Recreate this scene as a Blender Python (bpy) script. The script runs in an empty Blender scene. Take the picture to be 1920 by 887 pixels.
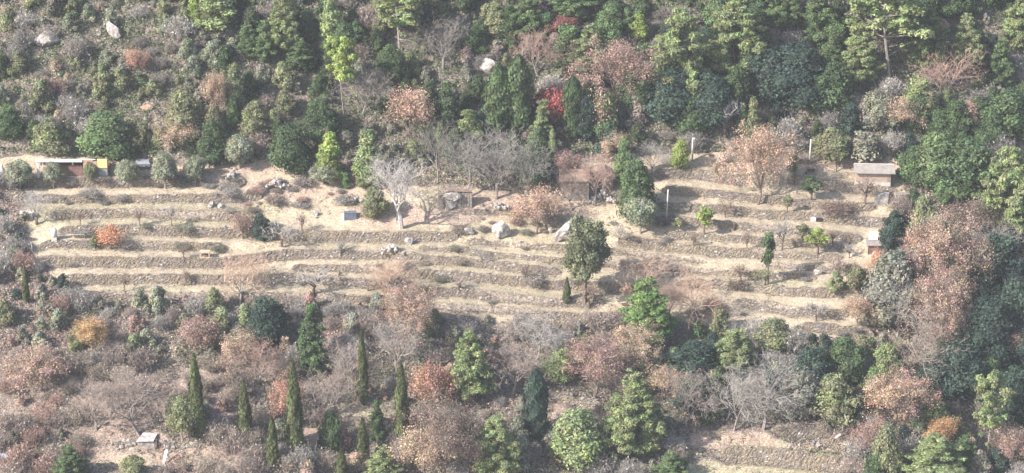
import bpy, math, random
import numpy as np

# ---------------------------------------------------------------- camera, light
SC = bpy.context.scene
COL = SC.collection
W, H = 1920.0, 887.0
PITCH = math.radians(20.0)
DIST = 450.0
HFOV = 2 * math.atan(80.0 / DIST)
FPX = (W / 2) / math.tan(HFOV / 2)
CAM = np.array([0.0, -DIST * math.cos(PITCH), DIST * math.sin(PITCH)])
cd = bpy.data.cameras.new('camera')
cd.angle = HFOV
cd.clip_start = 1.0
cd.clip_end = 3000.0
cam = bpy.data.objects.new('camera', cd)
cam.location = CAM
cam.rotation_euler = (math.pi / 2 - PITCH, 0, 0)
COL.objects.link(cam)
SC.camera = cam

SUN_DIR = np.array([-0.74, -0.40, 0.56])          # towards the sun: from the left, a little from the valley side
SUN_DIR = SUN_DIR / np.linalg.norm(SUN_DIR)
elev = math.asin(SUN_DIR[2])
world = bpy.data.worlds.new('World')
SC.world = world
world.use_nodes = True
wn = world.node_tree.nodes
sky = wn.new('ShaderNodeTexSky')
sky.sky_type = 'NISHITA'
sky.sun_disc = False
sky.sun_elevation = elev
sky.sun_rotation = math.atan2(SUN_DIR[0], SUN_DIR[1])
sky.dust_density = 2.0
world.node_tree.links.new(sky.outputs[0], wn['Background'].inputs[0])
wn['Background'].inputs[1].default_value = 0.13
sl = bpy.data.lights.new('sun', 'SUN')
sl.energy = 4.9
sl.angle = math.radians(0.6)
sl.color = (1.0, 0.91, 0.83)
sun = bpy.data.objects.new('sun', sl)
from mathutils import Vector, Matrix
sun.rotation_euler = Vector(SUN_DIR).to_track_quat('Z', 'Y').to_euler()
COL.objects.link(sun)
SC.view_settings.view_transform = 'Standard'
SC.view_settings.look = 'None'
SC.view_settings.gamma = 1.0
SC.view_settings.exposure = 1.16
SC.view_settings.use_curve_mapping = False
cy = SC.cycles
cy.max_bounces = 4
cy.diffuse_bounces = 3
cy.glossy_bounces = 1
cy.transmission_bounces = 2
cy.volume_bounces = 0
cy.transparent_max_bounces = 4

# ---------------------------------------------------------------- helpers
def link(o, parent=None):
    COL.objects.link(o)
    if parent is not None:
        o.parent = parent
    return o

def tag(o, label=None, cat=None, group=None, kind=None):
    if label: o['label'] = label
    if cat: o['category'] = cat
    if group: o['group'] = group
    if kind: o['kind'] = kind
    return o

def mesh_np(name, verts, faces, k, col=None, smooth=False, mat=None):
    """verts (n,3), faces (m,k) int"""
    me = bpy.data.meshes.new(name)
    verts = np.ascontiguousarray(verts, dtype=np.float32)
    faces = np.ascontiguousarray(faces, dtype=np.int32)
    me.vertices.add(len(verts)); me.vertices.foreach_set('co', verts.ravel())
    me.loops.add(faces.size); me.loops.foreach_set('vertex_index', faces.ravel())
    me.polygons.add(len(faces))
    me.polygons.foreach_set('loop_start', np.arange(0, faces.size, k, dtype=np.int32))
    me.polygons.foreach_set('use_smooth', np.full(len(faces), smooth, dtype=bool))
    if col is not None:
        a = me.attributes.new('col', 'FLOAT_COLOR', 'POINT')
        c = np.ones((len(verts), 4), dtype=np.float32); c[:, :3] = col
        a.data.foreach_set('color', c.ravel())
    if mat: me.materials.append(mat)
    me.update(calc_edges=True)
    return me

class MB:
    """collects boxes and tubes into one mesh"""
    def __init__(s): s.v = []; s.f = []
    def box(s, x0, x1, y0, y1, z0, z1, jit=0.0, rng=None):
        b = len(s.v)
        for z in (z0, z1):
            for (x, y) in ((x0, y0), (x1, y0), (x1, y1), (x0, y1)):
                j = (rng.uniform(-jit, jit), rng.uniform(-jit, jit), rng.uniform(-jit, jit)) if rng is not None and jit else (0, 0, 0)
                s.v.append((x + j[0], y + j[1], z + j[2]))
        for q in ((0, 3, 2, 1), (4, 5, 6, 7), (0, 1, 5, 4), (1, 2, 6, 5), (2, 3, 7, 6), (3, 0, 4, 7)):
            s.f.append(tuple(b + i for i in q))
        return s
    def prism(s, pts, axis_vec):
        b = len(s.v); n = len(pts); a = Vector(axis_vec)
        for p in pts: s.v.append(tuple(p))
        for p in pts: s.v.append(tuple(Vector(p) + a))
        s.f.append(tuple(range(b + n - 1, b - 1, -1))); s.f.append(tuple(range(b + n, b + 2 * n)))
        for i in range(n):
            j = (i + 1) % n
            s.f.append((b + i, b + j, b + n + j, b + n + i))
        return s
    def tube(s, pts, rads, n=6, cap=True):
        b = len(s.v); m = len(pts)
        for i, (p, r) in enumerate(zip(pts, rads)):
            p = Vector(p)
            d = Vector(pts[min(i + 1, m - 1)]) - Vector(pts[max(i - 1, 0)])
            if d.length < 1e-6: d = Vector((0, 0, 1))
            d.normalize()
            u = d.orthogonal().normalized() if abs(d.z) < 0.95 else Vector((1, 0, 0)).cross(d).normalized()
            w = d.cross(u)
            for k in range(n):
                a = 2 * math.pi * k / n
                s.v.append(tuple(p + (u * math.cos(a) + w * math.sin(a)) * r))
        for i in range(m - 1):
            for k in range(n):
                k2 = (k + 1) % n
                s.f.append((b + i * n + k, b + i * n + k2, b + (i + 1) * n + k2, b + (i + 1) * n + k))
        if cap:
            s.f.append(tuple(b + k for k in range(n - 1, -1, -1)))
            s.f.append(tuple(b + (m - 1) * n + k for k in range(n)))
        return s
    def mesh(s, name, mat=None, smooth=False):
        me = bpy.data.meshes.new(name)
        me.from_pydata(s.v, [], s.f)
        if smooth:
            me.polygons.foreach_set('use_smooth', np.ones(len(me.polygons), dtype=bool))
        if mat: me.materials.append(mat)
        me.update()
        return me
    def build(s, name, mat, parent=None, smooth=False, loc=None, bevel=0):
        o = bpy.data.objects.new(name, s.mesh(name, mat, smooth))
        if loc is not None: o.location = loc
        if bevel:
            m = o.modifiers.new('bevel', 'BEVEL'); m.width = bevel; m.segments = 1
        return link(o, parent)

def empty(name, loc, rz=0.0, scale=None):
    o = bpy.data.objects.new(name, None)
    o.empty_display_size = 0.5
    o.location = loc; o.rotation_euler = (0, 0, rz)
    if scale is not None: o.scale = scale
    COL.objects.link(o)
    return o

# value noise in numpy
_nr = np.random.RandomState(11)
_tab = _nr.rand(256, 256)
def vnoise(x, y):
    x = np.asarray(x, float); y = np.asarray(y, float)
    xi = np.floor(x).astype(int); yi = np.floor(y).astype(int)
    fx = x - xi; fy = y - yi
    fx = fx * fx * (3 - 2 * fx); fy = fy * fy * (3 - 2 * fy)
    a = _tab[xi & 255, yi & 255]; b = _tab[(xi + 1) & 255, yi & 255]
    c = _tab[xi & 255, (yi + 1) & 255]; d = _tab[(xi + 1) & 255, (yi + 1) & 255]
    return (a * (1 - fx) + b * fx) * (1 - fy) + (c * (1 - fx) + d * fx) * fy - 0.5
def fbm(x, y, o=4):
    r = 0; a = 1.0
    for i in range(o):
        r = r + a * vnoise(x * 2 ** i + 17.3 * i, y * 2 ** i + 5.1 * i); a *= 0.5
    return r

# ---------------------------------------------------------------- materials
def new_mat(name, rough=0.9):
    m = bpy.data.materials.new(name); m.use_nodes = True
    nt = m.node_tree; b = nt.nodes['Principled BSDF']
    b.inputs['Roughness'].default_value = rough
    b.inputs['Specular IOR Level'].default_value = 0.15
    return m, nt, b

def N(nt, t, **kw):
    n = nt.nodes.new(t)
    for k, v in kw.items():
        if k.startswith('i_'): n.inputs[k[2:]].default_value = v
        else: setattr(n, k, v)
    return n

def ramp(nt, fac, stops):
    r = nt.nodes.new('ShaderNodeValToRGB')
    e = r.color_ramp.elements
    while len(e) < len(stops): e.new(0.5)
    for el, (p, c) in zip(e, stops):
        el.position = p; el.color = (c[0], c[1], c[2], 1)
    nt.links.new(fac, r.inputs[0])
    return r.outputs[0]

def mixc(nt, f, a, b, mode='MIX'):
    m = nt.nodes.new('ShaderNodeMix'); m.data_type = 'RGBA'; m.blend_type = mode
    L = nt.links.new
    for sock, val in ((m.inputs[0], f), (m.inputs[6], a), (m.inputs[7], b)):
        if hasattr(val, 'is_linked'): L(val, sock)
        elif isinstance(val, (int, float)): sock.default_value = val
        else: sock.default_value = (val[0], val[1], val[2], 1)
    return m.outputs[2]

def mth(nt, op, a, b=None, clamp=False):
    m = nt.nodes.new('ShaderNodeMath'); m.operation = op; m.use_clamp = clamp
    for sock, val in ((m.inputs[0], a), (m.inputs[1], b)):
        if val is None: continue
        if hasattr(val, 'is_linked'): nt.links.new(val, sock)
        else: sock.default_value = val
    return m.outputs[0]

def noise(nt, scale, detail=4, rough=0.6, vec=None, dist=0.0):
    n = N(nt, 'ShaderNodeTexNoise'); n.inputs['Scale'].default_value = scale
    n.inputs['Detail'].default_value = detail; n.inputs['Roughness'].default_value = rough
    n.inputs['Distortion'].default_value = dist
    if vec is not None: nt.links.new(vec, n.inputs['Vector'])
    return n.outputs['Fac']

def solid(name, c, var=0.15, scale=3.0, rough=0.8, metal=0.0, bump=0.0, obj=True):
    m, nt, b = new_mat(name, rough)
    tc = N(nt, 'ShaderNodeTexCoord')
    f = noise(nt, scale, 5, 0.65, tc.outputs['Object'])
    lo = tuple(x * (1 - var * 1.6) for x in c); hi = tuple(min(1, x * (1 + var)) for x in c)
    col = ramp(nt, f, [(0.3, lo), (0.7, hi)])
    nt.links.new(col, b.inputs['Base Color'])
    b.inputs['Metallic'].default_value = metal
    if bump:
        bp = N(nt, 'ShaderNodeBump'); bp.inputs['Strength'].default_value = bump
        nt.links.new(f, bp.inputs['Height']); nt.links.new(bp.outputs[0], b.inputs['Normal'])
    return m

def foliage_mat(name, use_attr_only=False, transl=0.25, spread=0.5):
    m, nt, b = new_mat(name, 0.75)
    at = N(nt, 'ShaderNodeAttribute', attribute_name='col')
    if use_attr_only:
        col = at.outputs['Color']
    else:
        oi = N(nt, 'ShaderNodeObjectInfo')
        col = mixc(nt, 1.0, oi.outputs['Color'], at.outputs['Color'], 'MULTIPLY')
    b.inputs['Specular IOR Level'].default_value = 0.2
    nt.links.new(col, b.inputs['Base Color'])
    tr = N(nt, 'ShaderNodeBsdfTranslucent'); nt.links.new(col, tr.inputs['Color'])
    mx = N(nt, 'ShaderNodeMixShader'); mx.inputs[0].default_value = transl
    out = nt.nodes['Material Output']
    nt.links.new(b.outputs[0], mx.inputs[1]); nt.links.new(tr.outputs[0], mx.inputs[2])
    nt.links.new(mx.outputs[0], out.inputs['Surface'])
    return m

M = {}
M['leaf'] = foliage_mat('foliage')
M['under'] = foliage_mat('undergrowth_leaves', True, 0.2)
M['bark'] = solid('bark', (0.16, 0.125, 0.105), 0.35, 4, 0.95)
M['bark_pale'] = solid('bark_pale', (0.40, 0.38, 0.36), 0.2, 4, 0.9)
M['bark_grey'] = solid('bark_grey', (0.25, 0.225, 0.21), 0.25, 4, 0.95)
mt, nt, b = new_mat('twigs', 0.95)                # twigs take the tree's own colour
oi = N(nt, 'ShaderNodeObjectInfo'); at = N(nt, 'ShaderNodeAttribute', attribute_name='col')
nt.links.new(mixc(nt, 1.0, oi.outputs['Color'], at.outputs['Color'], 'MULTIPLY'), b.inputs['Base Color'])
M['twig'] = mt

def stone_mat(name, cols, scale, bump=0.6, moss=0.35):
    m, nt, b = new_mat(name, 0.95)
    tc = N(nt, 'ShaderNodeTexCoord'); gm = N(nt, 'ShaderNodeNewGeometry')
    mp = N(nt, 'ShaderNodeMapping'); mp.inputs['Scale'].default_value = (0.8, 1.0, 1.5)
    nt.links.new(gm.outputs['Position'], mp.inputs['Vector'])
    vo = N(nt, 'ShaderNodeTexVoronoi'); vo.inputs['Scale'].default_value = scale
    nt.links.new(mp.outputs[0], vo.inputs['Vector'])
    rgb = N(nt, 'ShaderNodeSeparateColor'); nt.links.new(vo.outputs['Color'], rgb.inputs[0])
    c = ramp(nt, rgb.outputs[0], cols)
    ed = N(nt, 'ShaderNodeTexVoronoi', feature='DISTANCE_TO_EDGE'); ed.inputs['Scale'].default_value = scale
    nt.links.new(mp.outputs[0], ed.inputs['Vector'])
    e = mth(nt, 'MULTIPLY', ed.outputs['Distance'], 7.0, True)
    c = mixc(nt, e, (0.16, 0.14, 0.12), c)
    n1 = noise(nt, 0.35, 6, 0.7, gm.outputs['Position'])
    mo = mth(nt, 'MULTIPLY', mth(nt, 'SUBTRACT', n1, 0.62 - moss * 0.35), 7.0, True)
    n2 = noise(nt, 5.0, 4, 0.7, gm.outputs['Position'])
    veg = ramp(nt, n2, [(0.38, (0.10, 0.085, 0.07)), (0.5, (0.22, 0.19, 0.15)), (0.62, (0.38, 0.33, 0.25))])
    c = mixc(nt, mo, c, veg)
    n3 = noise(nt, 0.12, 3, 0.6, gm.outputs['Position'])
    c = mixc(nt, 1.0, c, ramp(nt, n3, [(0.3, (0.75, 0.72, 0.74)), (0.7, (1.1, 1.08, 1.0))]), 'MULTIPLY')
    nt.links.new(c, b.inputs['Base Color'])
    bp = N(nt, 'ShaderNodeBump'); bp.inputs['Strength'].default_value = bump; bp.inputs['Distance'].default_value = 0.15
    hgt = mth(nt, 'ADD', mth(nt, 'MULTIPLY', e, 0.4), n2)
    nt.links.new(hgt, bp.inputs['Height']); nt.links.new(bp.outputs[0], b.inputs['Normal'])
    return m
WALLC = [(0.0, (0.155, 0.135, 0.125)), (0.4, (0.21, 0.187, 0.172)), (0.75, (0.275, 0.25, 0.23)), (0.93, (0.36, 0.335, 0.31)), (1.0, (0.56, 0.53, 0.50))]
M['drystone'] = stone_mat('dry_stone', WALLC, 2.9, 0.7, 0.52)
M['masonry'] = stone_mat('rubble_masonry', [(0.0, (0.28, 0.25, 0.225)), (0.5, (0.36, 0.325, 0.295)), (1.0, (0.45, 0.415, 0.38))], 4.2, 0.4, 0.2)
M['rock'] = solid('pale_rock', (0.38, 0.355, 0.335), 0.38, 1.3, 0.9, bump=0.5)
M['rock_grey'] = solid('grey_rock', (0.28, 0.26, 0.245), 0.42, 1.3, 0.9, bump=0.5)
M['rock_tan'] = solid('tan_rock', (0.42, 0.29, 0.21), 0.25, 1.3, 0.9, bump=0.5)

# ---------------------------------------------------------------- projection
CP, SP = math.cos(PITCH), math.sin(PITCH)
FWD = np.array([0, CP, -SP]); UP = np.array([0, SP, CP]); RT = np.array([1.0, 0, 0])
def ray(u, v):
    d = FWD + RT * (u - W / 2) / FPX - UP * (v - H / 2) / FPX
    return d / np.linalg.norm(d)
def project(x, y, z):
    dx = x - CAM[0]; dy = y - CAM[1]; dz = z - CAM[2]
    f = dy * CP - dz * SP
    return W / 2 + FPX * dx / f, H / 2 - FPX * (dy * SP + dz * CP) / f

# base profile of the hillside
_ys = np.arange(-420, 420.01, 0.5)
_sl = np.interp(_ys, [-420, -230, -130, -60, -45, -18, 13, 19, 60, 130, 200, 420],
                     [0.0, 0.0, 0.32, 0.45, 0.42, 0.50, 0.50, 0.72, 0.80, 0.7, 0.45, 0.3])
_z = np.concatenate([[0], np.cumsum((_sl[1:] + _sl[:-1]) / 2 * 0.5)])
_z -= np.interp(0, _ys, _z)
def zb(y): return np.interp(y, _ys, _z)
def nose(x):                                       # the hill turns away beyond the terraces on the right
    t = np.clip((np.asarray(x, float) - 57) / 30, 0, None)
    return -5.0 * np.where(t < 1, t * t, 2 * t - 1)
def base(x, y): return zb(y) + nose(x)
def hit_base(u, v):
    d = ray(u, v)
    t = np.arange(330, 700, 0.1)
    P = CAM[None] + t[:, None] * d[None]
    s = P[:, 2] - base(P[:, 0], P[:, 1])
    i = np.argmax(s < 0)
    return P[i, 0], P[i, 1]

# ---- retaining walls traced along the terraces: pixel polylines of the middle of each wall
WALLS = [
 ([(8,346),(60,343),(200,342),(330,340),(455,341),(470,345)], 'dry stone wall right below the row of round olive trees', 1.0),
 ([(0,371),(90,372),(250,374),(350,373),(430,372),(500,368)], 'dry stone wall with greyish brambles, second below the round olive trees', .8),
 ([(88,402),(250,402),(400,404),(482,407)], 'dry stone wall above the terrace with the pale grey panel', 1.0),
 ([(105,430),(250,431),(400,434),(470,437),(540,441),(640,443),(760,444),(860,444),(868,447)], 'long stone terrace wall passing below the white leafless tree', 1.0),
 ([(68,459),(200,459),(400,462),(432,464)], 'low stone wall right behind the small orange tree', .8),
 ([(60,491),(200,492),(400,494),(455,490),(522,479),(600,477),(740,478),(782,486),(868,490),(953,500),(1020,507),(1060,512)], 'stone terrace wall running below the wooden crate frame', 1.0),
 ([(868,453),(953,459),(1050,467),(1120,471),(1180,474),(1230,481),(1335,494)], 'low stone wall just below the two pale boulders', .55),
 ([(777,466),(868,470),(953,480),(1048,489),(1130,494),(1240,501),(1300,508),(1370,514),(1450,516),(1540,522)], 'stone terrace wall passing behind the dark round tree, second below the boulders', .6),
 ([(540,504),(640,503),(738,506),(784,513),(880,520),(953,524),(1040,534),(1100,538),(1180,540)], 'stone wall from the heap of pale stones to the dark round tree', .95),
 ([(112,523),(260,524),(400,525),(540,523),(620,526),(720,536),(784,547),(880,551),(960,561),(1050,568),(1140,572)], 'long stone wall two terraces below the small orange tree', 1.0),
 ([(120,553),(260,554),(400,556),(600,556),(720,567),(835,576),(960,583),(1100,592),(1180,594)], 'overgrown bottom wall of the terraces, just above the green scrub', .8),
 ([(1216,325),(1300,328),(1384,337),(1410,341)], 'topmost stone wall below the two poles, left of the peach coloured tree', 1.00),
 ([(1232,357),(1320,361),(1385,369),(1450,378),(1540,387),(1650,393)], 'stone wall at the foot of the peach coloured tree', 0.80),
 ([(1222,386),(1300,391),(1400,399),(1450,402),(1520,406),(1600,413),(1675,422)], 'stone wall above the small white box on the right terraces', 0.96),
 ([(1222,411),(1300,418),(1400,426),(1480,432),(1550,441),(1625,449)], 'stone wall between the leaning pole and the small yellow tree', 0.90),
 ([(1240,437),(1330,444),(1400,449),(1460,455),(1520,459),(1600,466)], 'stone wall behind the trunk of the small yellow tree', 0.80),
 ([(1150,453),(1230,460),(1300,468),(1400,473),(1470,477),(1530,482),(1590,486)], 'stone wall right below the grey green bush and the small yellow tree', 1.00),
 ([(1430,494),(1500,500),(1620,507)], 'stone wall below the small yellow tree, behind the dark slender tree', 0.80),
 ([(1262,530),(1350,535),(1400,541),(1500,546),(1635,554)], 'grassy terrace bank right of the brush pile', 0.90),
 ([(1370,564),(1430,573),(1500,584),(1600,592)], 'stone wall second below the brush pile', 0.90),
 ([(1495,609),(1580,620),(1650,628)], 'lowest stone wall of the right terraces, above dark scrub', 1.00),
 ([(1470,338),(1540,345),(1600,352),(1690,362)], 'low wall in front of the shed with the grey corrugated roof', 0.90),
 ([(1340,850),(1440,857),(1520,865),(1610,874)], 'pale dry stone wall at the bottom right beside the grassy strip', 1.9),
 ([(1440,802),(1510,806),(1570,812)], 'ruined pale stone bank near the twisted pale trunk', 1.7),
 ([(215,834),(290,838),(400,836)], 'low heap-like stone wall below the wide cypress at lower left', .5),
 ([(1010,742),(1080,750),(1140,760)], 'pale rubble bank right of the dark broad cypress', .9),
 ([(0,268),(80,270),(200,266),(290,272)], 'overgrown bank above the white open shed', .6),
 ([(880,395),(960,400),(1060,396)], 'tumbled stones behind the peach coloured bush', .5),
]
WP = []
for pts, lab, hs in WALLS:
    xy = [hit_base(u, v) for u, v in pts]
    WP.append((np.array([p[0] for p in xy]), np.array([p[1] for p in xy]), hs, lab))

def wall_at(k, x):
    X, Y, hs, lab = WP[k]
    x = np.asarray(x, float)
    y = np.interp(x, X, Y) + 0.40 * vnoise(x * 0.15 + k * 7.7, k * 3.1) + 0.20 * vnoise(x * 0.7, k * 5.3)
    w = np.clip((x - X[0]) / 2.0, 0, 1) * np.clip((X[-1] - x) / 2.0, 0, 1)
    w = w * w * (3 - 2 * w)
    w = w * hs
    return y, w

def dense(lo, hi, a, b, step, grow):
    c = list(np.arange(a, b + 1e-6, step))
    s = step; x = b
    while x < hi: s *= grow; x += s; c.append(min(x, hi))
    s = step; x = a
    while x > lo: s *= grow; x -= s; c.insert(0, max(x, lo))
    return np.array(sorted(set(c)))
GX = dense(-420, 420, -92, 92, 0.32, 1.18)
GY = dense(-400, 330, -52, 46, 0.18, 1.18)
XX, YY = np.meshgrid(GX, GY, indexing='ij')
slope_y = np.interp(YY, _ys, _sl)
ZZ = base(XX, YY)
CAPD = 1.9
G = np.zeros_like(ZZ)
ywk = []; wwk = []
for k in range(len(WP)):
    y, w = wall_at(k, GX); ywk.append(y); wwk.append(w)
ywk = np.array(ywk); wwk = np.array(wwk)
for i in range(len(GX)):
    act = [k for k in range(len(WP)) if wwk[k, i] > 0.001]
    if not act: continue
    act.sort(key=lambda k: ywk[k, i])
    for a, k in enumerate(act):
        yk = ywk[k, i]
        lb = CAPD; la = CAPD
        if a > 0:
            kk = act[a - 1]; lb = min(CAPD, (yk - ywk[kk, i]) / 2 * wwk[kk, i] + CAPD * (1 - wwk[kk, i]))
        if a < len(act) - 1:
            kk = act[a + 1]; la = min(CAPD, (ywk[kk, i] - yk) / 2 * wwk[kk, i] + CAPD * (1 - wwk[kk, i]))
        d = GY - yk
        s = slope_y[i] * 0.88
        below = np.where((d >= -lb) & (d < 0), -s * (d + lb), 0)
        above = np.where((d >= 0) & (d <= la), s * (la - d), 0)
        G[i] += wwk[k, i] * (below + above)
ZZ = ZZ + G
OPENM = None
PU, PV = project(XX, YY, ZZ)
PU = PU + 46 * fbm(XX * .16, YY * .3, 4); PV = PV + 16 * fbm(XX * .13 + 40, YY * .3, 4)
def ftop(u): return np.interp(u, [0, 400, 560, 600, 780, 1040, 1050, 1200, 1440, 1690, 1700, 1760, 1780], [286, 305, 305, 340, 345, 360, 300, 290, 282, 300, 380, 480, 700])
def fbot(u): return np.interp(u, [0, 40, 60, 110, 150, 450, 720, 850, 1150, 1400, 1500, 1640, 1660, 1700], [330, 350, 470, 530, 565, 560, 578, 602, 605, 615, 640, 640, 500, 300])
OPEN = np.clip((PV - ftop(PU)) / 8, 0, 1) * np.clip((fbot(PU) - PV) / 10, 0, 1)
# some open strips lower down
def strip(u0, u1, v0, v1, soft=10):
    return np.clip((PU - u0) / soft, 0, 1) * np.clip((u1 - PU) / soft, 0, 1) * np.clip((PV - v0) / soft, 0, 1) * np.clip((v1 - PV) / soft, 0, 1)
LOWOPEN = np.maximum.reduce([strip(1290, 1480, 800, 846, 14), strip(1340, 1610, 822, 870, 14), strip(1260, 1560, 858, 900, 14), strip(160, 430, 838, 880, 16),
                             strip(120, 520, 690, 735, 20) * 0.6, strip(620, 760, 750, 790, 10) * .5, strip(10, 260, 800, 830, 20) * .4, strip(1010, 1130, 752, 800, 12) * .6])
OPEN = np.maximum(OPEN, LOWOPEN)
rough = 1 - OPEN
ZZ = ZZ + rough * (1.3 * fbm(XX * 0.09, YY * 0.12, 3)) * np.clip((70 + YY) / 30, 0.0, 1) + rough * 0.45 * fbm(XX * 0.6, YY * 0.6, 3) + 0.16 * fbm(XX * 0.8 + 9, YY * 0.9, 4)
PATH = np.maximum.reduce([strip(380, 600, 308, 336, 12), strip(640, 900, 392, 425, 8) * .7, strip(860, 1110, 355, 420, 14) * .7, strip(1010, 1150, 750, 800, 12), strip(1280, 1470, 800, 845, 12) * .9,
                          strip(430, 700, 330, 392, 20) * .5, strip(200, 460, 300, 330, 10) * .6, strip(1380, 1720, 290, 330, 14) * .6, strip(0, 520, 660, 887, 30) * .55])
GREEN = np.maximum.reduce([strip(60, 520, 375, 430, 10) * .8, strip(1240, 1620, 856, 920, 10), strip(1290, 1600, 820, 846, 10) * .5, strip(620, 760, 750, 795, 10), strip(560, 900, 425, 470, 14) * .6,
                           strip(1390, 1640, 520, 556, 8) * .7, strip(120, 800, 535, 580, 8) * .4, strip(750, 1150, 400, 600, 30) * .45, strip(160, 430, 845, 880, 10) * .6])

def hz(x, y):
    """height of the built ground"""
    x = np.clip(x, GX[0], GX[-1] - 1e-3); y = np.clip(y, GY[0], GY[-1] - 1e-3)
    i = np.clip(np.searchsorted(GX, x, side='right') - 1, 0, len(GX) - 2); j = np.clip(np.searchsorted(GY, y, side='right') - 1, 0, len(GY) - 2)
    fx = (x - GX[i]) / (GX[i + 1] - GX[i]); fy = (y - GY[j]) / (GY[j + 1] - GY[j])
    return (ZZ[i, j] * (1 - fx) + ZZ[i + 1, j] * fx) * (1 - fy) + (ZZ[i, j + 1] * (1 - fx) + ZZ[i + 1, j + 1] * fx) * fy
_T = np.arange(370, 560, 0.12)
def at(u, v):
    """ground point seen at photo pixel (u,v)"""
    d = ray(u, v)
    P = CAM[None] + _T[:, None] * d[None]
    s = P[:, 2] - hz(P[:, 0], P[:, 1])
    i = int(np.argmax(s < 0))
    if i == 0: i = len(_T) - 1
    p = P[i]
    return Vector((p[0], p[1], float(hz(p[0], p[1]))))
def pxm(p):
    f = (p[1] - CAM[1]) * CP - (p[2] - CAM[2]) * SP
    return FPX / f

# ---- ground sheet
nx, ny = len(GX), len(GY)
V = np.stack([XX, YY, ZZ], -1).reshape(-1, 3)
idx = np.arange(nx * ny).reshape(nx, ny)
F = np.stack([idx[:-1, :-1], idx[1:, :-1], idx[1:, 1:], idx[:-1, 1:]], -1).reshape(-1, 4)
cc = np.stack([OPEN, PATH, GREEN], -1).reshape(-1, 3)
WEED = np.zeros_like(ZZ)
for k in range(len(WP)):
    dd = YY - ywk[k][:, None]
    reach = 0.75 + 0.9 * fbm(XX * .25 + k * 9, YY * .2, 3)
    WEED = np.maximum(WEED, wwk[k][:, None] * np.clip(1.2 - np.where(dd < 0, -dd / np.maximum(reach, .2), dd / np.maximum(reach * .6, .15)), 0, 1))
mg, nt, b = new_mat('hillside_ground', 0.97)
at_ = N(nt, 'ShaderNodeAttribute', attribute_name='col')
sp = N(nt, 'ShaderNodeSeparateColor'); nt.links.new(at_.outputs['Color'], sp.inputs[0])
gm = N(nt, 'ShaderNodeNewGeometry'); pos = gm.outputs['Position']
fine = noise(nt, 3.5, 6, 0.75, pos)
med = noise(nt, 0.55, 5, 0.65, pos, 0.4)
big = noise(nt, 0.10, 4, 0.6, pos)
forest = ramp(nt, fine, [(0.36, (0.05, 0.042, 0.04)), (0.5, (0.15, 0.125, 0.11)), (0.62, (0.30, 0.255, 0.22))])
straw = ramp(nt, fine, [(0.36, (0.24, 0.20, 0.15)), (0.45, (0.345, 0.295, 0.22)), (0.54, (0.415, 0.36, 0.275)), (0.66, (0.50, 0.445, 0.355))])
green = ramp(nt, fine, [(0.36, (0.12, 0.115, 0.07)), (0.5, (0.29, 0.275, 0.18)), (0.65, (0.45, 0.43, 0.32))])
soil = ramp(nt, fine, [(0.36, (0.15, 0.11, 0.09)), (0.5, (0.33, 0.255, 0.21)), (0.65, (0.50, 0.42, 0.365))])
patch = mth(nt, 'MULTIPLY', mth(nt, 'SUBTRACT', med, 0.50), 6.0, True)
gsel = mth(nt, 'ADD', mth(nt, 'MULTIPLY', sp.outputs[2], 0.75), mth(nt, 'MULTIPLY', patch, 0.3), True)
open_ = mixc(nt, gsel, straw, green)
pz = mth(nt, 'MULTIPLY', mth(nt, 'SUBTRACT', mth(nt, 'ADD', mth(nt, 'MULTIPLY', sp.outputs[1], 0.6), med), 0.62), 5.0, True)
open_ = mixc(nt, mth(nt, 'MULTIPLY', pz, 0.8), open_, soil)
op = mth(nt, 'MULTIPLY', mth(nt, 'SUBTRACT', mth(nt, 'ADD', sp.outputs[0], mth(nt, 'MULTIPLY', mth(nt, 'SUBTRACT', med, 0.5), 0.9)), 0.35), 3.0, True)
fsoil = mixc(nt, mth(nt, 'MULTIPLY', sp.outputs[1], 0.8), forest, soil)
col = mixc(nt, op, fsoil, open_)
wa = N(nt, 'ShaderNodeAttribute', attribute_name='weed')
weeds = ramp(nt, fine, [(0.36, (0.10, 0.085, 0.065)), (0.5, (0.20, 0.17, 0.13)), (0.64, (0.32, 0.275, 0.21))])
col = mixc(nt, mth(nt, 'MULTIPLY', wa.outputs['Fac'], mth(nt, 'ADD', 0.35, med), True), col, weeds)
# pale stones lying about and steep earthy faces
vo = N(nt, 'ShaderNodeTexVoronoi'); vo.inputs['Scale'].default_value = 2.2; nt.links.new(pos, vo.inputs['Vector'])
vs = N(nt, 'ShaderNodeSeparateColor'); nt.links.new(vo.outputs['Color'], vs.inputs[0])
st = mth(nt, 'MULTIPLY', mth(nt, 'GREATER_THAN', vs.outputs[1], 0.93), mth(nt, 'LESS_THAN', vo.outputs['Distance'], 0.28))
col = mixc(nt, mth(nt, 'MULTIPLY', st, 0.8), col, (0.55, 0.51, 0.48))
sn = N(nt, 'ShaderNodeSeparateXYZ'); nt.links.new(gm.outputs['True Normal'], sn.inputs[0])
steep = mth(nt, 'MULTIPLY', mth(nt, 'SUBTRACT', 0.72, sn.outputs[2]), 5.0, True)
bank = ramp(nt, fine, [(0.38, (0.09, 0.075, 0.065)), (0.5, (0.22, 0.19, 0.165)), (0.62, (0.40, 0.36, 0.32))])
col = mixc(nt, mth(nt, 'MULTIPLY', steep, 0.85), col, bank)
col = mixc(nt, 1.0, col, ramp(nt, big, [(0.3, (0.82, 0.80, 0.80)), (0.7, (1.1, 1.08, 1.05))]), 'MULTIPLY')
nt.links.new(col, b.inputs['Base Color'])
bp = N(nt, 'ShaderNodeBump'); bp.inputs['Strength'].default_value = 0.4; bp.inputs['Distance'].default_value = 0.2
nt.links.new(mth(nt, 'ADD', fine, mth(nt, 'MULTIPLY', st, 0.4)), bp.inputs['Height']); nt.links.new(bp.outputs[0], b.inputs['Normal'])
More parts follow.
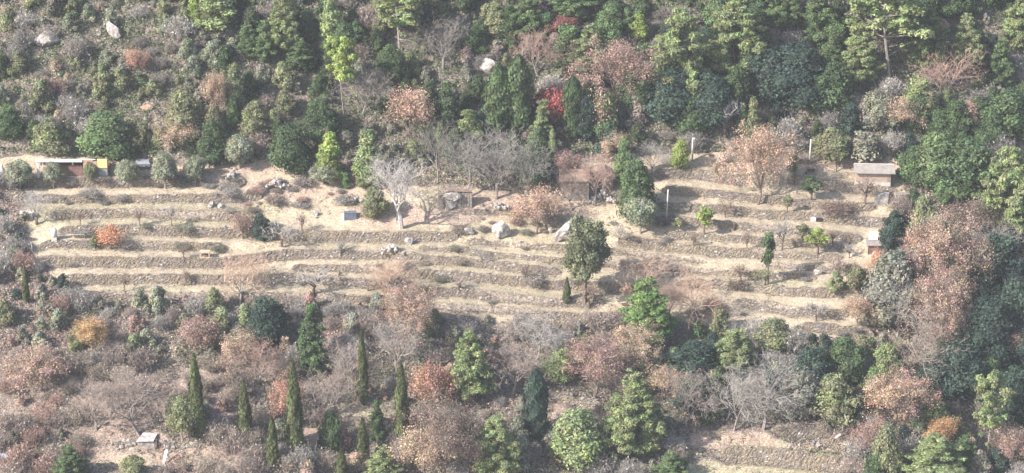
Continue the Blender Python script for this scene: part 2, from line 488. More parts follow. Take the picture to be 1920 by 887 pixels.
gme = mesh_np('hillside_ground', V, F, 4, cc, True, mg)
wat = gme.attributes.new('weed', 'FLOAT', 'POINT'); wat.data.foreach_set('value', WEED.astype(np.float32).ravel())
g = link(bpy.data.objects.new('hillside_ground', gme))
tag(g, 'terraced hillside of dry grass and brown earth', kind='structure')

# ---- the dry stone walls, each an object of its own
def build_wall(k):
    X, Y, hs, lab = WP[k]
    rng = np.random.RandomState(100 + k)
    xs = np.arange(X[0] + 0.7, X[-1] - 0.7, 0.22)
    ys, w = wall_at(k, xs)
    lo = hz(xs, ys - 0.45); hi = hz(xs, ys + 0.28)
    crest = hi + 0.02 + 0.22 * vnoise(xs * 0.8, k) + 0.12 * vnoise(xs * 3, k + .5)
    slump = np.clip(vnoise(xs * 0.10 + 31, k * 1.7) * 5 - 0.9, 0, 0.75)        # stretches that have slumped into earth
    crest = crest - slump * (hi - lo)
    bot = lo - 0.35
    rows = 8
    vs_ = []
    for r in range(rows + 1):
        t = r / rows
        z = bot + (crest - bot) * t
        yy = ys - 0.34 + 0.22 * t + 0.13 * (rng.rand(len(xs)) - 0.5)
        xx = xs + 0.06 * (rng.rand(len(xs)) - 0.5)
        vs_.append(np.stack([xx, yy, z + 0.05 * (rng.rand(len(xs)) - 0.5)], -1))
    vs_.append(np.stack([xs, ys + 0.22, crest - 0.02], -1))
    vs_.append(np.stack([xs, ys + 0.28, bot], -1))
    A = np.array(vs_); m, n = A.shape[:2]
    ii = np.arange(m * n).reshape(m, n)
    ff = np.stack([ii[:-1, :-1], ii[:-1, 1:], ii[1:, 1:], ii[1:, :-1]], -1).reshape(-1, 4)
    ff = np.concatenate([ff, np.stack([ii[-1, :-1], ii[-1, 1:], ii[0, 1:], ii[0, :-1]], -1)])
    me = mesh_np('terrace_wall', A.reshape(-1, 3), ff, 4, None, False, M['drystone'])
    o = link(bpy.data.objects.new('terrace_wall', me))
    tag(o, lab, 'terrace wall', 'dry stone walls of the terraces')
for k in range(len(WP)): build_wall(k)

# ---------------------------------------------------------------- foliage generators
def unit(a): return a / np.maximum(np.linalg.norm(a, axis=-1, keepdims=True), 1e-9)

def leaves(P, Nrm, size, rng, elong=1.0, shade=None):
    """one small triangle per point, facing roughly along Nrm"""
    n = len(P)
    R = unit(rng.normal(size=(n, 3)))
    T = unit(np.cross(Nrm, R)); B = np.cross(Nrm, T)
    s = size * (0.6 + 0.8 * rng.rand(n, 1))
    a = P + T * s * elong
    b_ = P - T * s * 0.5 * elong + B * s * 0.6
    c = P - T * s * 0.5 * elong - B * s * 0.6
    V = np.stack([a, b_, c], 1).reshape(-1, 3)
    F = np.arange(3 * n).reshape(n, 3)
    return V, F

def cluster_points(C, Rr, n, rng, flat=1.0, up=0.25, jit=0.6):
    """n points over the clusters C (m,3) with radii Rr (m,)"""
    w = Rr ** 2; w = w / w.sum()
    k = rng.choice(len(C), n, p=w)
    d = unit(rng.normal(size=(n, 3)))
    d[:, 2] = np.where((d[:, 2] < -0.3) & (rng.rand(n) < 0.6), -d[:, 2], d[:, 2])
    r = Rr[k][:, None] * (0.55 + 0.55 * rng.rand(n, 1) ** 0.7)
    off = d * r; off[:, 2] *= flat
    P = C[k] + off
    Nn = unit(d + jit * rng.normal(size=(n, 3)) * 0.8 + np.array([0, 0, up]))
    return P, Nn, k

def leaf_cols(k, m, rng, tip=(1.25, 1.15, 0.9), var=0.22, hue=0.10):
    var = var * 1.35
    """per cluster and per leaf variation of a plant's own leaf colour"""
    cv = 1 + var * rng.normal(size=(m, 1)) * 0.8
    ch = 1 + hue * rng.normal(size=(m, 3))
    lv = 1 + 0.26 * rng.normal(size=(len(k), 1))
    return np.clip(cv[k] * ch[k] * lv, 0.35, 1.9)

def rep3(c): return np.repeat(c, 3, axis=0)

def seg_mesh(segs, name, mat, sides=5, tint=True, rng=None):
    """tapered branches, each a list (p0,p1,r0,r1)"""
    P0 = np.array([s[0] for s in segs], float); P1 = np.array([s[1] for s in segs], float)
    r0 = np.array([s[2] for s in segs])[:, None]; r1 = np.array([s[3] for s in segs])[:, None]
    d = unit(P1 - P0)
    ref = np.where(np.abs(d[:, 2:3]) > 0.9, np.array([[1.0, 0, 0]]), np.array([[0, 0, 1.0]]))
    u = unit(np.cross(d, ref)); w = np.cross(d, u)
    rings = []
    for (P, r) in ((P0, r0), (P1, r1)):
        for k in range(sides):
            a = 2 * math.pi * k / sides
            rings.append(P + (u * math.cos(a) + w * math.sin(a)) * r)
    A = np.stack(rings, 1)                         # n, 2*sides, 3
    n = len(segs); bidx = (np.arange(n) * 2 * sides)[:, None]
    F = []
    for k in range(sides):
        k2 = (k + 1) % sides
        F.append(np.concatenate([bidx + k, bidx + k2, bidx + sides + k2, bidx + sides + k], 1))
    F = np.concatenate(F)
    V = A.reshape(-1, 3)
    return mesh_np(name, V, F, 4, np.ones((len(V), 3)), False, mat)

def skeleton(rng, h, rad, r0, trunk=0.28, limbs=6, levels=3, kids=4, lean=0.06, upw=0.5, droop=0.0):
    """trunk segments, limb segments, twig segments, tips"""
    T = []; L = []; S = []; tips = []
    top = np.array([rng.normal() * lean * h, rng.normal() * lean * h, trunk * h])
    mid = top * 0.5 + rng.normal(size=3) * 0.02 * h
    T.append((np.zeros(3) - np.array([0, 0, 0.4]), mid, r0 * 1.25, r0)); T.append((mid, top, r0, r0 * 0.85))
    def grow(p, d, ln, r, lv):
        q = p + d * ln * 0.5; d2 = unit(d + 0.22 * rng.normal(size=3) + np.array([0, 0, 0.10 * upw])); e = q + d2 * ln * 0.5
        dst = L if lv >= levels - 0 else S
        dst.append((p, q, r, r * 0.8)); dst.append((q, e, r * 0.8, r * 0.55))
        if lv == 0: tips.append(e); return
        for c in range(kids):
            a = rng.normal(size=3); a = a - d2 * np.dot(a, d2); a = unit(a)
            spread = 0.55 + 0.5 * rng.rand()
            nd = unit(d2 * (1 - 0.35 * spread) + a * spread + np.array([0, 0, upw * 0.35 - droop]))
            st = q if c < kids // 2 else e
            grow(st, nd, ln * (0.55 + 0.25 * rng.rand()), r * 0.5, lv - 1)
    a0 = rng.rand() * 6.28
    for i in range(limbs):
        a = a0 + 6.28 * i / limbs + rng.normal() * 0.3
        out = 0.25 + 0.75 * rng.rand()
        tgt = np.array([math.cos(a) * rad * out, math.sin(a) * rad * out, h * (1 - 0.35 * out)])
        d = unit(tgt - top)
        ln = np.linalg.norm(tgt - top) * 0.62
        st = top * (0.75 + 0.25 * rng.rand())
        grow(st, d, ln, r0 * 0.5, levels)
    return T, L, S, np.array(tips)

PROTO = {}
def reg(kind, h, w, parts):
    PROTO.setdefault(kind, []).append((h, w, parts))

def crown_mesh(P, Nn, k, m, size, rng, elong=1.0, var=0.22, hue=0.08, core=None):
    V, F = leaves(P, Nn, size, rng, elong)
    c = rep3(leaf_cols(k, m, rng, var=var, hue=hue))
    return V, F, c

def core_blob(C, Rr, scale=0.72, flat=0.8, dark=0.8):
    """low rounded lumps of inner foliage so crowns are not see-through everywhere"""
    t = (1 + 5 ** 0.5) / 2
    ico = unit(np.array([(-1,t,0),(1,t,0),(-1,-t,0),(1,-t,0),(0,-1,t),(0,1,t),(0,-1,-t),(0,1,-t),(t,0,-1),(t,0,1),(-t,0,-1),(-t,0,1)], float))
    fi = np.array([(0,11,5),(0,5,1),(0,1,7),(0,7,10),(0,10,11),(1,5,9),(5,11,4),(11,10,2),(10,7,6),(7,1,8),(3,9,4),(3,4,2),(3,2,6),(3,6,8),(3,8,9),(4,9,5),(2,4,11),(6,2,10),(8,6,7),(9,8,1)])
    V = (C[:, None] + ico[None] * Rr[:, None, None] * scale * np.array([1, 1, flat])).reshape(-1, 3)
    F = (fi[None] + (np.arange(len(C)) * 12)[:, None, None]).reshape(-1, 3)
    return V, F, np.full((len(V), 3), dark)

def join3(parts):
    Vs, Fs, Cs = [], [], []; o = 0
    for V, F, c in parts:
        Vs.append(V); Fs.append(F + o); Cs.append(c); o += len(V)
    return np.concatenate(Vs), np.concatenate(Fs), np.concatenate(Cs)

def finish_crown(name, parts):
    V, F, c = join3(parts)
    return mesh_np(name, V, F, 3, c, False, M['leaf'])

def make_pine(seed, h=9.0, w=7.0, bare=0.18, conic=0.6, nb=1.0):
    rng = np.random.RandomState(seed)
    segs = []; tr = []
    p = np.array([0, 0, -0.4]); 
    leanv = rng.normal(size=2) * 0.05
    pts = [np.array([leanv[0] * z + 0.12 * math.sin(z * 0.5 + seed), leanv[1] * z, z]) for z in np.linspace(-0.4, h * 0.96, 9)]
    for i in range(8):
        r = 0.20 * (1 - i / 8.6); tr.append((pts[i], pts[i + 1], r, 0.20 * (1 - (i + 1) / 8.6)))
    C = []; R = []
    zs = np.cumsum(np.concatenate([[h * bare], 0.42 + 0.3 * rng.rand(int(h * (1 - bare) / 0.57))])); zs = zs[zs < h * .97]
    for z in zs:
        t = (z - h * bare) / (h * (1 - bare))
        env = w / 2 * ((1 - t) ** conic) * (0.7 + 0.3 * min(1, t * 5)) * (0.78 + 0.34 * rng.rand())
        nbough = max(4, int((8.5 - 4 * t) * nb))
        a0 = rng.rand() * 6.28
        c0 = np.array([leanv[0] * z, leanv[1] * z, z])
        for b_ in range(nbough):
            if rng.rand() < 0.14: continue
            a = a0 + 6.28 * b_ / nbough + rng.normal() * 0.3
            L = env * (0.65 + 0.45 * rng.rand())
            end = c0 + np.array([math.cos(a) * L, math.sin(a) * L, 0.18 * L + 0.1 - 0.12 * L * (1 - t)])
            tr.append((c0 - [0, 0, 0.2], end, 0.05, 0.015))
            nn = max(1, int(L / 0.36))
            for j in range(nn):
                f = 0.35 + 0.65 * (j + 1) / nn
                q = c0 + (end - c0) * f + rng.normal(size=3) * np.array([.3, .3, .14])
                C.append(q + [0, 0, 0.1]); R.append(0.24 + 0.30 * rng.rand() + 0.03 * L)
    C = np.array(C); R = np.array(R)
    C = np.concatenate([C, [[leanv[0] * h, leanv[1] * h, h * 0.96]]]); R = np.append(R, 0.35)
    n = 24000
    P, Nn, k = cluster_points(C, R, n, rng, 0.5, 0.7, 1.1)
    A = crown_mesh(P, Nn, k, len(C), 0.11, rng, 2.3, 0.13, 0.05)
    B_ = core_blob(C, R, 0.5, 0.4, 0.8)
    reg_parts = [('trunk', seg_mesh(tr, 'pine_trunk', M['bark'])), ('crown', finish_crown('pine_crown', [A, B_]))]
    return h, w, reg_parts

def make_umbrella_pine(seed, h=10.0, w=6.5):
    """a pine with a long bare trunk and a high open crown"""
    rng = np.random.RandomState(seed)
    tr = []; C = []; R = []
    pts = [np.array([0.5 * math.sin(z * 0.28 + seed) - 0.5 * math.sin(seed), 0.2 * math.cos(z * 0.3), z]) for z in np.linspace(-0.4, h * 0.93, 10)]
    for i in range(9): tr.append((pts[i], pts[i + 1], 0.17 * (1 - i / 11), 0.17 * (1 - (i + 1) / 11)))
    for i in range(5, 10):
        for b_ in range(5):
            a = rng.rand() * 6.28
            L = w / 2 * (0.5 + 0.6 * rng.rand()) * (1.0 if i < 9 else 0.5)
            e = pts[i] + np.array([math.cos(a) * L, math.sin(a) * L, 0.5 + 0.7 * rng.rand()])
            tr.append((pts[i], e, 0.06, 0.02))
            for f in (0.45, 0.72, 1.0):
                C.append(pts[i] + (e - pts[i]) * f + rng.normal(size=3) * 0.25 + [0, 0, 0.2]); R.append(0.5 + 0.35 * rng.rand())
    # two stray low branches
    for i in (3, 4):
        a = 3.1 + rng.normal() * 0.4; L = w / 2 * 0.8
        e = pts[i] + np.array([math.cos(a) * L, math.sin(a) * L, 0.4]); tr.append((pts[i], e, 0.05, 0.02))
        C.append(e); R.append(0.45)
    C = np.array(C); R = np.array(R)
    P, Nn, k = cluster_points(C, R, 6500, rng, 0.62, 0.6, 0.6)
    A = crown_mesh(P, Nn, k, len(C), 0.17, rng, 1.2, 0.18, 0.06)
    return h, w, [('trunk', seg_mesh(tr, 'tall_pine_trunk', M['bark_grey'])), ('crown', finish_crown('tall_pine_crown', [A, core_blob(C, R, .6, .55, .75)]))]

def make_cypress(seed, h=11.0, w=2.0, blunt=0.0):
    rng = np.random.RandomState(seed)
    n = 7000
    t = rng.rand(n) ** 0.85
    def env(t, a=0):
        e = np.minimum(1, (t + 0.02) / 0.16) ** 0.6 * (1 - t ** (2.0 + blunt * 3)) ** 0.85
        return e
    a = rng.rand(n) * 6.283
    lump = 1 + 0.16 * np.sin(a * 3 + t * 9 + seed) + 0.12 * np.sin(a * 5 - t * 23) + 0.1 * rng.normal(size=n)
    r = w / 2 * env(t) * lump * (0.78 + 0.28 * rng.rand(n))
    z0 = 0.35
    P = np.stack([np.cos(a) * r, np.sin(a) * r, z0 + t * (h - z0)], -1)
    Nn = unit(np.stack([np.cos(a), np.sin(a), np.full(n, 0.25)], -1) + 0.35 * rng.normal(size=(n, 3)))
    # upright sprays
    T = unit(np.array([[0, 0, 1.0]]) + 0.25 * rng.normal(size=(n, 3))); Bv = unit(np.cross(Nn, T))
    s = 0.17 * (0.6 + 0.8 * rng.rand(n, 1))
    V = np.stack([P + T * s * 1.9, P + Bv * s * 0.7, P - Bv * s * 0.7], 1).reshape(-1, 3)
    k = ((a / 6.283 * 9).astype(int) + 9 * (t * 7).astype(int)) % 63
    c = rep3(leaf_cols(k, 63, rng, var=0.16, hue=0.05))
    F = np.arange(3 * n).reshape(n, 3)
    zz = np.linspace(z0 + 0.2, h * 0.97, 14); C = np.stack([0 * zz, 0 * zz, zz], -1)
    R = np.maximum(w / 2 * env((zz - z0) / (h - z0)), 0.05)
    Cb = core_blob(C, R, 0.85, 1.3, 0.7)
    tr = [(np.array([0, 0, -0.5]), np.array([0, 0, h * 0.6]), 0.14, 0.05)]
    return h, w, [('trunk', seg_mesh(tr, 'cypress_trunk', M['bark'])), ('crown', finish_crown('cypress_crown', [(V, F, c), Cb]))]

def make_dome(seed, h=4.0, w=3.8, base=0.12, n=4200, lobes=9, size=0.15, name='olive', irr=0.3, bark='bark', ltrunk=True, conic=0.0, elong=1.0):
    """rounded crown made of leafy lobes over a short trunk: olives, evergreen oaks, round shrubs"""
    rng = np.random.RandomState(seed)
    C = []; R = []; tr = []
    tr.append((np.array([0, 0, -0.4]), np.array([0.05 * w, 0, h * 0.4]), 0.035 * h, 0.025 * h))
    for i in range(lobes):
        a = i * 2.4 + rng.rand(); t = (i + 0.5) / lobes
        rr = w / 2 * (1 - irr * rng.rand()) * math.sqrt(max(0.05, 1 - (2 * t - 0.75) ** 2 if t > 0.37 else 1)) * 0.72 * (1 - conic * t)
        z = h * (base + 0.08 + (0.86 - base) * t)
        rad = (0.27 + 0.13 * rng.rand()) * min(w, h) * (1 - 0.35 * t) 
        c = np.array([math.cos(a) * max(0, rr - rad * 0.3), math.sin(a) * max(0, rr - rad * 0.3), z - rad * 0.25])
        C.append(c); R.append(rad)
        tr.append((np.array([0.02 * w, 0, h * 0.25]), c, 0.018 * h, 0.008 * h))
        for j in range(3):
            d = unit(rng.normal(size=3)); d[2] = abs(d[2]) * 0.7
            C.append(c + d * rad * 0.8); R.append(rad * (0.35 + 0.3 * rng.rand()))
    C = np.array(C); R = np.array(R)
    P, Nn, k = cluster_points(C, R, n, rng, 0.9, 0.3, 0.55)
    keep = P[:, 2] > 0.05
    P, Nn, k = P[keep], Nn[keep], k[keep]
    A = crown_mesh(P, Nn, k, len(C), size, rng, elong, 0.2, 0.07)
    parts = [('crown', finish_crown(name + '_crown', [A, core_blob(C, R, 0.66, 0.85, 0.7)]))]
    if ltrunk: parts.insert(0, ('trunk', seg_mesh(tr, name + '_trunk', M[bark])))
    return h, w, parts

def make_round(seed, h, w, base=0.14, n=6500, size=0.105, bark='bark_grey', name='olive', irr=0.0):
    rng = np.random.RandomState(seed)
    m = 26; i = np.arange(m) + .5
    ph = np.arccos(1 - 1.75 * i / m); th = math.pi * (1 + 5 ** .5) * i
    D = np.stack([np.cos(th) * np.sin(ph), np.sin(th) * np.sin(ph), np.cos(ph)], -1)
    jj = 0.82 - irr * .4 + (0.3 + irr) * rng.rand(m, 1)
    cz = h * (base + (1 - base) * .5)
    C = D * jj * np.array([w * .34, w * .34, h * (1 - base) * .36]) + [0, 0, cz]
    R = w * (0.13 + 0.08 * rng.rand(m))
    tr = [(np.array([0, 0, -.4]), np.array([0, 0, cz]), .04 * h, .02 * h)] + [(np.array([0, 0, h * .2]), c, .016 * h, .006 * h) for c in C[::3]]
    P, Nn, k = cluster_points(C, R, n, rng, 0.95, 0.3, 0.6)
    A = crown_mesh(P, Nn, k, m, size, rng, 1.3, 0.14, 0.05)
    big = (np.array([[0, 0, cz]]), np.array([w * .36]))
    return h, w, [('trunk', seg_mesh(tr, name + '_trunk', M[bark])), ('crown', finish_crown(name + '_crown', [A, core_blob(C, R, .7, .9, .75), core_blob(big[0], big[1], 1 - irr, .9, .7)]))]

def make_bigautumn(seed):
    return make_bare(seed, 10.0, 9.6, 0.17, 3, 5, 8, leaf=15000, bark='bark', size=0.125, tw=1.1)

def make_bare(seed, h=7.0, w=6.5, r0=0.16, levels=3, kids=4, limbs=6, leaf=0, trunk=0.25, bark='bark_grey', tw=1.0, size=0.14):
    """leafless or half-leafless broadleaf tree with its real branches"""
    rng = np.random.RandomState(seed)
    T, L, S, tips = skeleton(rng, h, w / 2, r0, trunk, limbs, levels, kids)
    S = [(a, b_, max(r * tw, 0.012), max(q * tw, 0.008)) for a, b_, r, q in S]
    tm = seg_mesh(T + L, 'broadleaf_trunk', M[bark])
    fine = []
    for tp in tips:
        for j in range(4):
            d = unit(rng.normal(size=3) + [0, 0, 0.4]); fine.append((tp, tp + d * (0.25 + 0.35 * rng.rand()), 0.011 * tw, 0.005))
    if leaf:
        bm_ = seg_mesh(S, 'branches', M['twig'], 3)
        wt = rng.rand(len(tips)) ** 2.5 + .02; k = rng.choice(len(tips), leaf, p=wt / wt.sum()); P = tips[k] + rng.normal(size=(leaf, 3)) * 0.34
        Nn = unit(rng.normal(size=(leaf, 3)) + [0, 0, 0.5] + 0.8 * unit(P - np.array([0, 0, h * 0.5])))
        A = crown_mesh(P, Nn, k, len(tips), size, rng, 1.0, 0.26, 0.08)
        return h, w, [('trunk', tm), ('branches', bm_), ('crown', finish_crown('autumn_crown', [A]))]
    return h, w, [('trunk', tm), ('crown', seg_mesh(S + fine, 'bare_branches', M['twig'], 3))]

def make_fir(seed, h=8.0, w=4.2):
    return make_pine(seed, h, w, 0.04, 0.95, 1.2)

def make_shrub(seed, h=1.8, w=2.6, n=1900, size=0.105, irr=0.65, lobes=7, elong=1.0):
    hh, ww, parts = make_dome(seed, h, w, 0.0, n, lobes, size, 'shrub', irr, ltrunk=False, elong=elong)
    return h, w, parts

def make_twigbush(seed, h=1.9, w=2.8, n=520, leafy=160):
    """many thin leafless stems rising from the ground"""
    rng = np.random.RandomState(seed)
    S = []; tips = []
    for i in range(n // 6):
        a = rng.rand() * 6.28; o = np.array([math.cos(a), math.sin(a), 0]) * rng.rand() * w * 0.22; o[2] = -0.1
        d = unit(np.array([math.cos(a) * 0.7 * rng.rand(), math.sin(a) * 0.7 * rng.rand(), 0.8]) + 0.2 * rng.normal(size=3))
        ln = h * (0.5 + 0.45 * rng.rand()); m_ = o + d * ln * 0.6
        S.append((o, m_, 0.026, 0.017))
        for j in range(5):
            dd = unit(d + 0.7 * rng.normal(size=3)); e = m_ + dd * ln * (0.25 + 0.3 * rng.rand())
            if e[2] < 0.1: e[2] = 0.1
            S.append((m_, e, 0.016, 0.009)); tips.append(e)
            for q in range(2):
                e2 = e + unit(rng.normal(size=3) + [0, 0, 0.3]) * 0.3; S.append((e, e2, 0.012, 0.006)); tips.append(e2)
    me1 = seg_mesh(S, 'stems', M['twig'], 3)
    tips = np.array(tips); k = rng.choice(len(tips), leafy * 3)
    P = tips[k] + rng.normal(size=(len(k), 3)) * 0.13
    P[:, 2] = np.maximum(P[:, 2], 0.05)
    A = crown_mesh(P, unit(rng.normal(size=P.shape) + [0, 0, .5]), k, len(tips), 0.10, rng, 1.0, 0.25, 0.06)
    return h, w, [('stems', me1), ('leaves', finish_crown('withered_leaves', [A]))]

for s in range(4): reg('pine', *make_pine(10 + s, 9.0, 7.6 + 0.5 * (s % 2), 0.14, (0.8, 0.65, 0.95, 0.75)[s]))
for s in range(2): reg('tallpine', *make_umbrella_pine(30 + s))
for s in range(3): reg('cypress', *make_cypress(40 + s))
reg('broadcypress', *make_cypress(45, 9.0, 3.2, 1.2))
reg('crowned', *make_round(49, 6.5, 4.2, 0.17, 6500, 0.12, 'bark', 'evergreen', .5))
for s in range(3): reg('olive', *make_round(50 + s, 4.2, 4.0))
for s in range(4): reg('oak', *make_dome(60 + s, 6.0, 5.6, 0.10, 7000, 12, 0.17, 'evergreen', 0.45))
for s in range(3): reg('column', *make_dome(70 + s, 7.0, 3.6, 0.03, 6000, 12, 0.15, 'column', 0.4, conic=0.25))
for s in range(3): reg('fir', *make_fir(80 + s))
for s in range(4): reg('bare', *make_bare(90 + s, 7.0, 6.5, 0.14, 3, 4, 6, tw=1.15))
for s in range(3): reg('smallbare', *make_bare(95 + s, 4.0, 3.6, 0.15, 2, 4, 5, trunk=0.3, tw=2.0, bark='bark'))
for s in range(2): reg('whitebare', *make_bare(100 + s, 10.0, 8.5, 0.22, 3, 4, 7, trunk=0.36, bark='bark_pale', tw=1.1))
for s in range(4): reg('autumn', *make_bare(110 + s, 6.0, 5.8, 0.13, 3, 4, 6, leaf=8000, bark='bark', size=0.11))
for s in range(2): reg('bigautumn', *make_bigautumn(180 + s))
for s in range(2): reg('smallautumn', *make_bare(120 + s, 3.2, 2.8, 0.09, 2, 4, 5, leaf=2600, bark='bark', size=0.10))
for s in range(2): reg('young', *make_dome(130 + s, 3.0, 1.5, 0.35, 900, 5, 0.12, 'young', 0.4))
for s in range(5): reg('shrub', *make_shrub(140 + s))
for s in range(3): reg('bigshrub', *make_shrub(150 + s, 2.6, 3.4, 3600, 0.115, 0.6, 10))
for s in range(3): reg('bramble', *make_twigbush(170 + s, 1.4, 3.2, 620, 260))
for s in range(4): reg('twigbush', *make_twigbush(160 + s))

KNAME = dict(pine='pine_tree', tallpine='pine_tree', cypress='cypress_tree', broadcypress='cypress_tree', olive='olive_tree', oak='evergreen_tree', crowned='evergreen_tree', column='evergreen_tree',
             fir='fir_tree', bare='bare_tree', smallbare='bare_tree', whitebare='bare_tree', autumn='autumn_tree', bigautumn='autumn_tree', smallautumn='autumn_tree', young='young_tree',
             shrub='shrub', bigshrub='evergreen_bush', twigbush='leafless_bush', bramble='bramble_clump')
KCAT = dict(pine='pine tree', tallpine='pine tree', cypress='cypress tree', broadcypress='cypress tree', olive='olive tree', oak='evergreen tree', crowned='evergreen tree', column='evergreen tree',
            fir='fir tree', bare='bare tree', smallbare='bare tree', whitebare='bare tree', autumn='autumn tree', bigautumn='autumn tree', smallautumn='autumn tree', young='young tree',
            shrub='shrub', bigshrub='bush', twigbush='leafless bush', bramble='bramble')
KGROUP = dict(pine='pines on the hillside', tallpine='pines on the hillside', cypress='slim cypresses below the terraces', broadcypress='slim cypresses below the terraces',
              olive='round olive trees', oak='dark evergreen trees', crowned='dark evergreen trees', column='dark evergreen trees', fir='small firs', bare='leafless trees', smallbare='leafless trees',
              whitebare='leafless trees', autumn='autumn coloured trees', bigautumn='autumn coloured trees', smallautumn='autumn coloured trees', young='young trees on the terraces', shrub='shrubs', bigshrub='evergreen bushes', twigbush='leafless bushes', bramble='bramble clumps on the terraces')
C_ = dict(BG=(0.155, 0.24, 0.085), RD2=(0.36, 0.11, 0.10), PB=(0.36, 0.265, 0.21), DO=(0.15, 0.17, 0.10), L=(0.215, 0.262, 0.125), G=(0.12, 0.175, 0.08), D=(0.07, 0.105, 0.052), B=(0.045, 0.073, 0.058), Y=(0.25, 0.32, 0.095), O=(0.24, 0.26, 0.18), OG=(0.19, 0.205, 0.115),
          S=(0.24, 0.265, 0.185), RU=(0.38, 0.235, 0.175), PK=(0.32, 0.225, 0.19), TN=(0.42, 0.33, 0.24), OR=(0.50, 0.25, 0.15), RD=(0.27, 0.12, 0.11), PE=(0.43, 0.31, 0.235), BR=(0.20, 0.155, 0.13),
          GD=(0.21, 0.20, 0.185), GY=(0.285, 0.27, 0.25), WH=(0.34, 0.325, 0.31), MV=(0.275, 0.23, 0.205), OC=(0.44, 0.29, 0.15), DG=(0.085, 0.13, 0.06), CY=(0.105, 0.125, 0.055), GS=(0.21, 0.215, 0.165), PU=(0.22, 0.20, 0.18), TW=(0.29, 0.25, 0.21))
prng = random.Random(5)
_cnt = {}
def plant(kind, u, vt, vb, w, col, label, group=None, cat=None, var=None, rz=None, jitter=0.06, name=None):
    """a tree whose foot is seen at (u,vb), whose top is at vt and whose crown is w wide in the photo"""
    p = at(u, vb)
    s = pxm(p)
    hm = (vb - vt) / s / CP * 0.97; wm = w / s
    i = _cnt.get(kind, 0); _cnt[kind] = i + 1
    ph, pw, parts = PROTO[kind][(i if var is None else var) % len(PROTO[kind])]
    rz = prng.uniform(0, 6.28) if rz is None else rz
    nm = name or KNAME[kind]
    sc3 = (wm / pw, wm / pw, hm / ph)
    c = C_[col] if isinstance(col, str) else col
    f = 1 + prng.uniform(-jitter, jitter)
    if len(parts) == 1:
        o = bpy.data.objects.new(nm, parts[0][1]); COL.objects.link(o)
        o.location = p; o.rotation_euler = (0, 0, rz); o.scale = sc3
        o.color = (c[0] * f, c[1] * f, c[2] * f, 1)
    else:
        o = empty(nm, p, rz, sc3)
        for pn, me in parts:
            q = bpy.data.objects.new(pn, me); q.parent = o; COL.objects.link(q)
            q.color = (c[0] * f, c[1] * f, c[2] * f, 1)
            if pn == 'branches': q.color = (0.22, 0.18, 0.155, 1)
    tag(o, label, cat or KCAT[kind], group or KGROUP[kind])
    return o

# ---------------------------------------------------------------- buildings and objects on the terraces
def base_at(u, v, drop=0.0):
    p = at(u, v); return Vector((p.x, p.y, p.z - drop))
m, nt, b_ = new_mat('corrugated_sheet', 0.6)
gm_ = N(nt, 'ShaderNodeTexCoord'); wv = N(nt, 'ShaderNodeTexWave'); wv.inputs['Scale'].default_value = 3.2; nt.links.new(gm_.outputs['Object'], wv.inputs['Vector'])
nf = noise(nt, 1.3, 5, .7, gm_.outputs['Object'])
nt.links.new(mixc(nt, 0.35, ramp(nt, nf, [(0.35, (0.17, 0.15, 0.135)), (0.65, (0.32, 0.285, 0.26))]), ramp(nt, wv.outputs[0], [(0, (0.14, 0.14, 0.14)), (1, (0.36, 0.35, 0.34))])), b_.inputs['Base Color'])
M['corr'] = m
M['white'] = solid('white_paint', (0.62, 0.61, 0.59), 0.1, 2, 0.6)
M['redboard'] = solid('red_brown_boards', (0.19, 0.115, 0.105), 0.3, 3, 0.8)
M['yellow'] = solid('yellow_panel', (0.58, 0.50, 0.24), 0.1, 2, 0.6)
M['orange'] = solid('orange_fascia', (0.42, 0.29, 0.22), 0.15, 2, 0.7)
M['greysheet'] = solid('grey_sheet_metal', (0.23, 0.24, 0.255), 0.2, 2, 0.6)
M['darksheet'] = solid('dark_blue_grey_sheet', (0.13, 0.15, 0.19), 0.25, 2, 0.6)
M['dark'] = solid('dark_door_and_shade', (0.12, 0.108, 0.10), 0.2, 2, 0.9)  # dark doors and fronts; on openings, shade put into the colour
M['plaster'] = solid('pinkish_plaster', (0.36, 0.28, 0.23), 0.12, 1.5, 0.9)
M['palebase'] = solid('pale_plinth', (0.46, 0.43, 0.385), 0.12, 2, 0.9)
M['oldtile'] = solid('weathered_tiles', (0.27, 0.205, 0.17), 0.3, 2.5, 0.95, bump=.5)
M['wood'] = solid('weathered_wood', (0.46, 0.38, 0.28), 0.25, 4, 0.9)
M['polewood'] = solid('pale_pole', (0.5, 0.47, 0.43), 0.12, 3, 0.9)
M['bluetarp'] = solid('blue_tarpaulin', (0.30, 0.45, 0.60), 0.2, 3, 0.5)
M['plastic'] = solid('white_plastic', (0.52, 0.54, 0.55), 0.06, 2, 0.5)
M['tarp'] = solid('pale_pink_tarpaulin', (0.5, 0.45, 0.44), 0.15, 1.5, 0.7, bump=.3)
M['blackiron'] = solid('black_iron', (0.04, 0.04, 0.045), 0.2, 3, 0.7)

# white open-fronted shed above the olive row: spans pixels 68..200, floor at about 332, roof at 295
S1 = base_at(70, 333); k = pxm(S1)
E = base_at(199, 334)
S1.z = max(S1.z, E.z)
root = empty('open_shed', (S1.x, S1.y, S1.z)); tag(root, 'long white framed open fronted shed with red brown boards and a yellow panel', 'shed')
Wd = (200 - 68) / k; hh = 3.0
post = lambda x0, x1, y0, y1, z0, z1, mat, name: MB().box(x0, x1, y0, y1, z0, z1).build(name, mat, root, bevel=0.01)
post(0, 0.38, -.05, 0.28, -1, hh - 0.26, M['white'], 'post')
post(0.9, 1.05, 0.1, 0.25, -1, hh - 0.26, M['white'], 'post')
MB().box(-0.1, Wd * .65, -0.2, 0.14, hh - 0.36, hh - .02).build('roof_beam', M['white'], root)
MB().box(Wd * .65 + .01, Wd * .80, -0.08, 0.14, hh - 0.3, hh - .02).build('fascia', M['orange'], root)
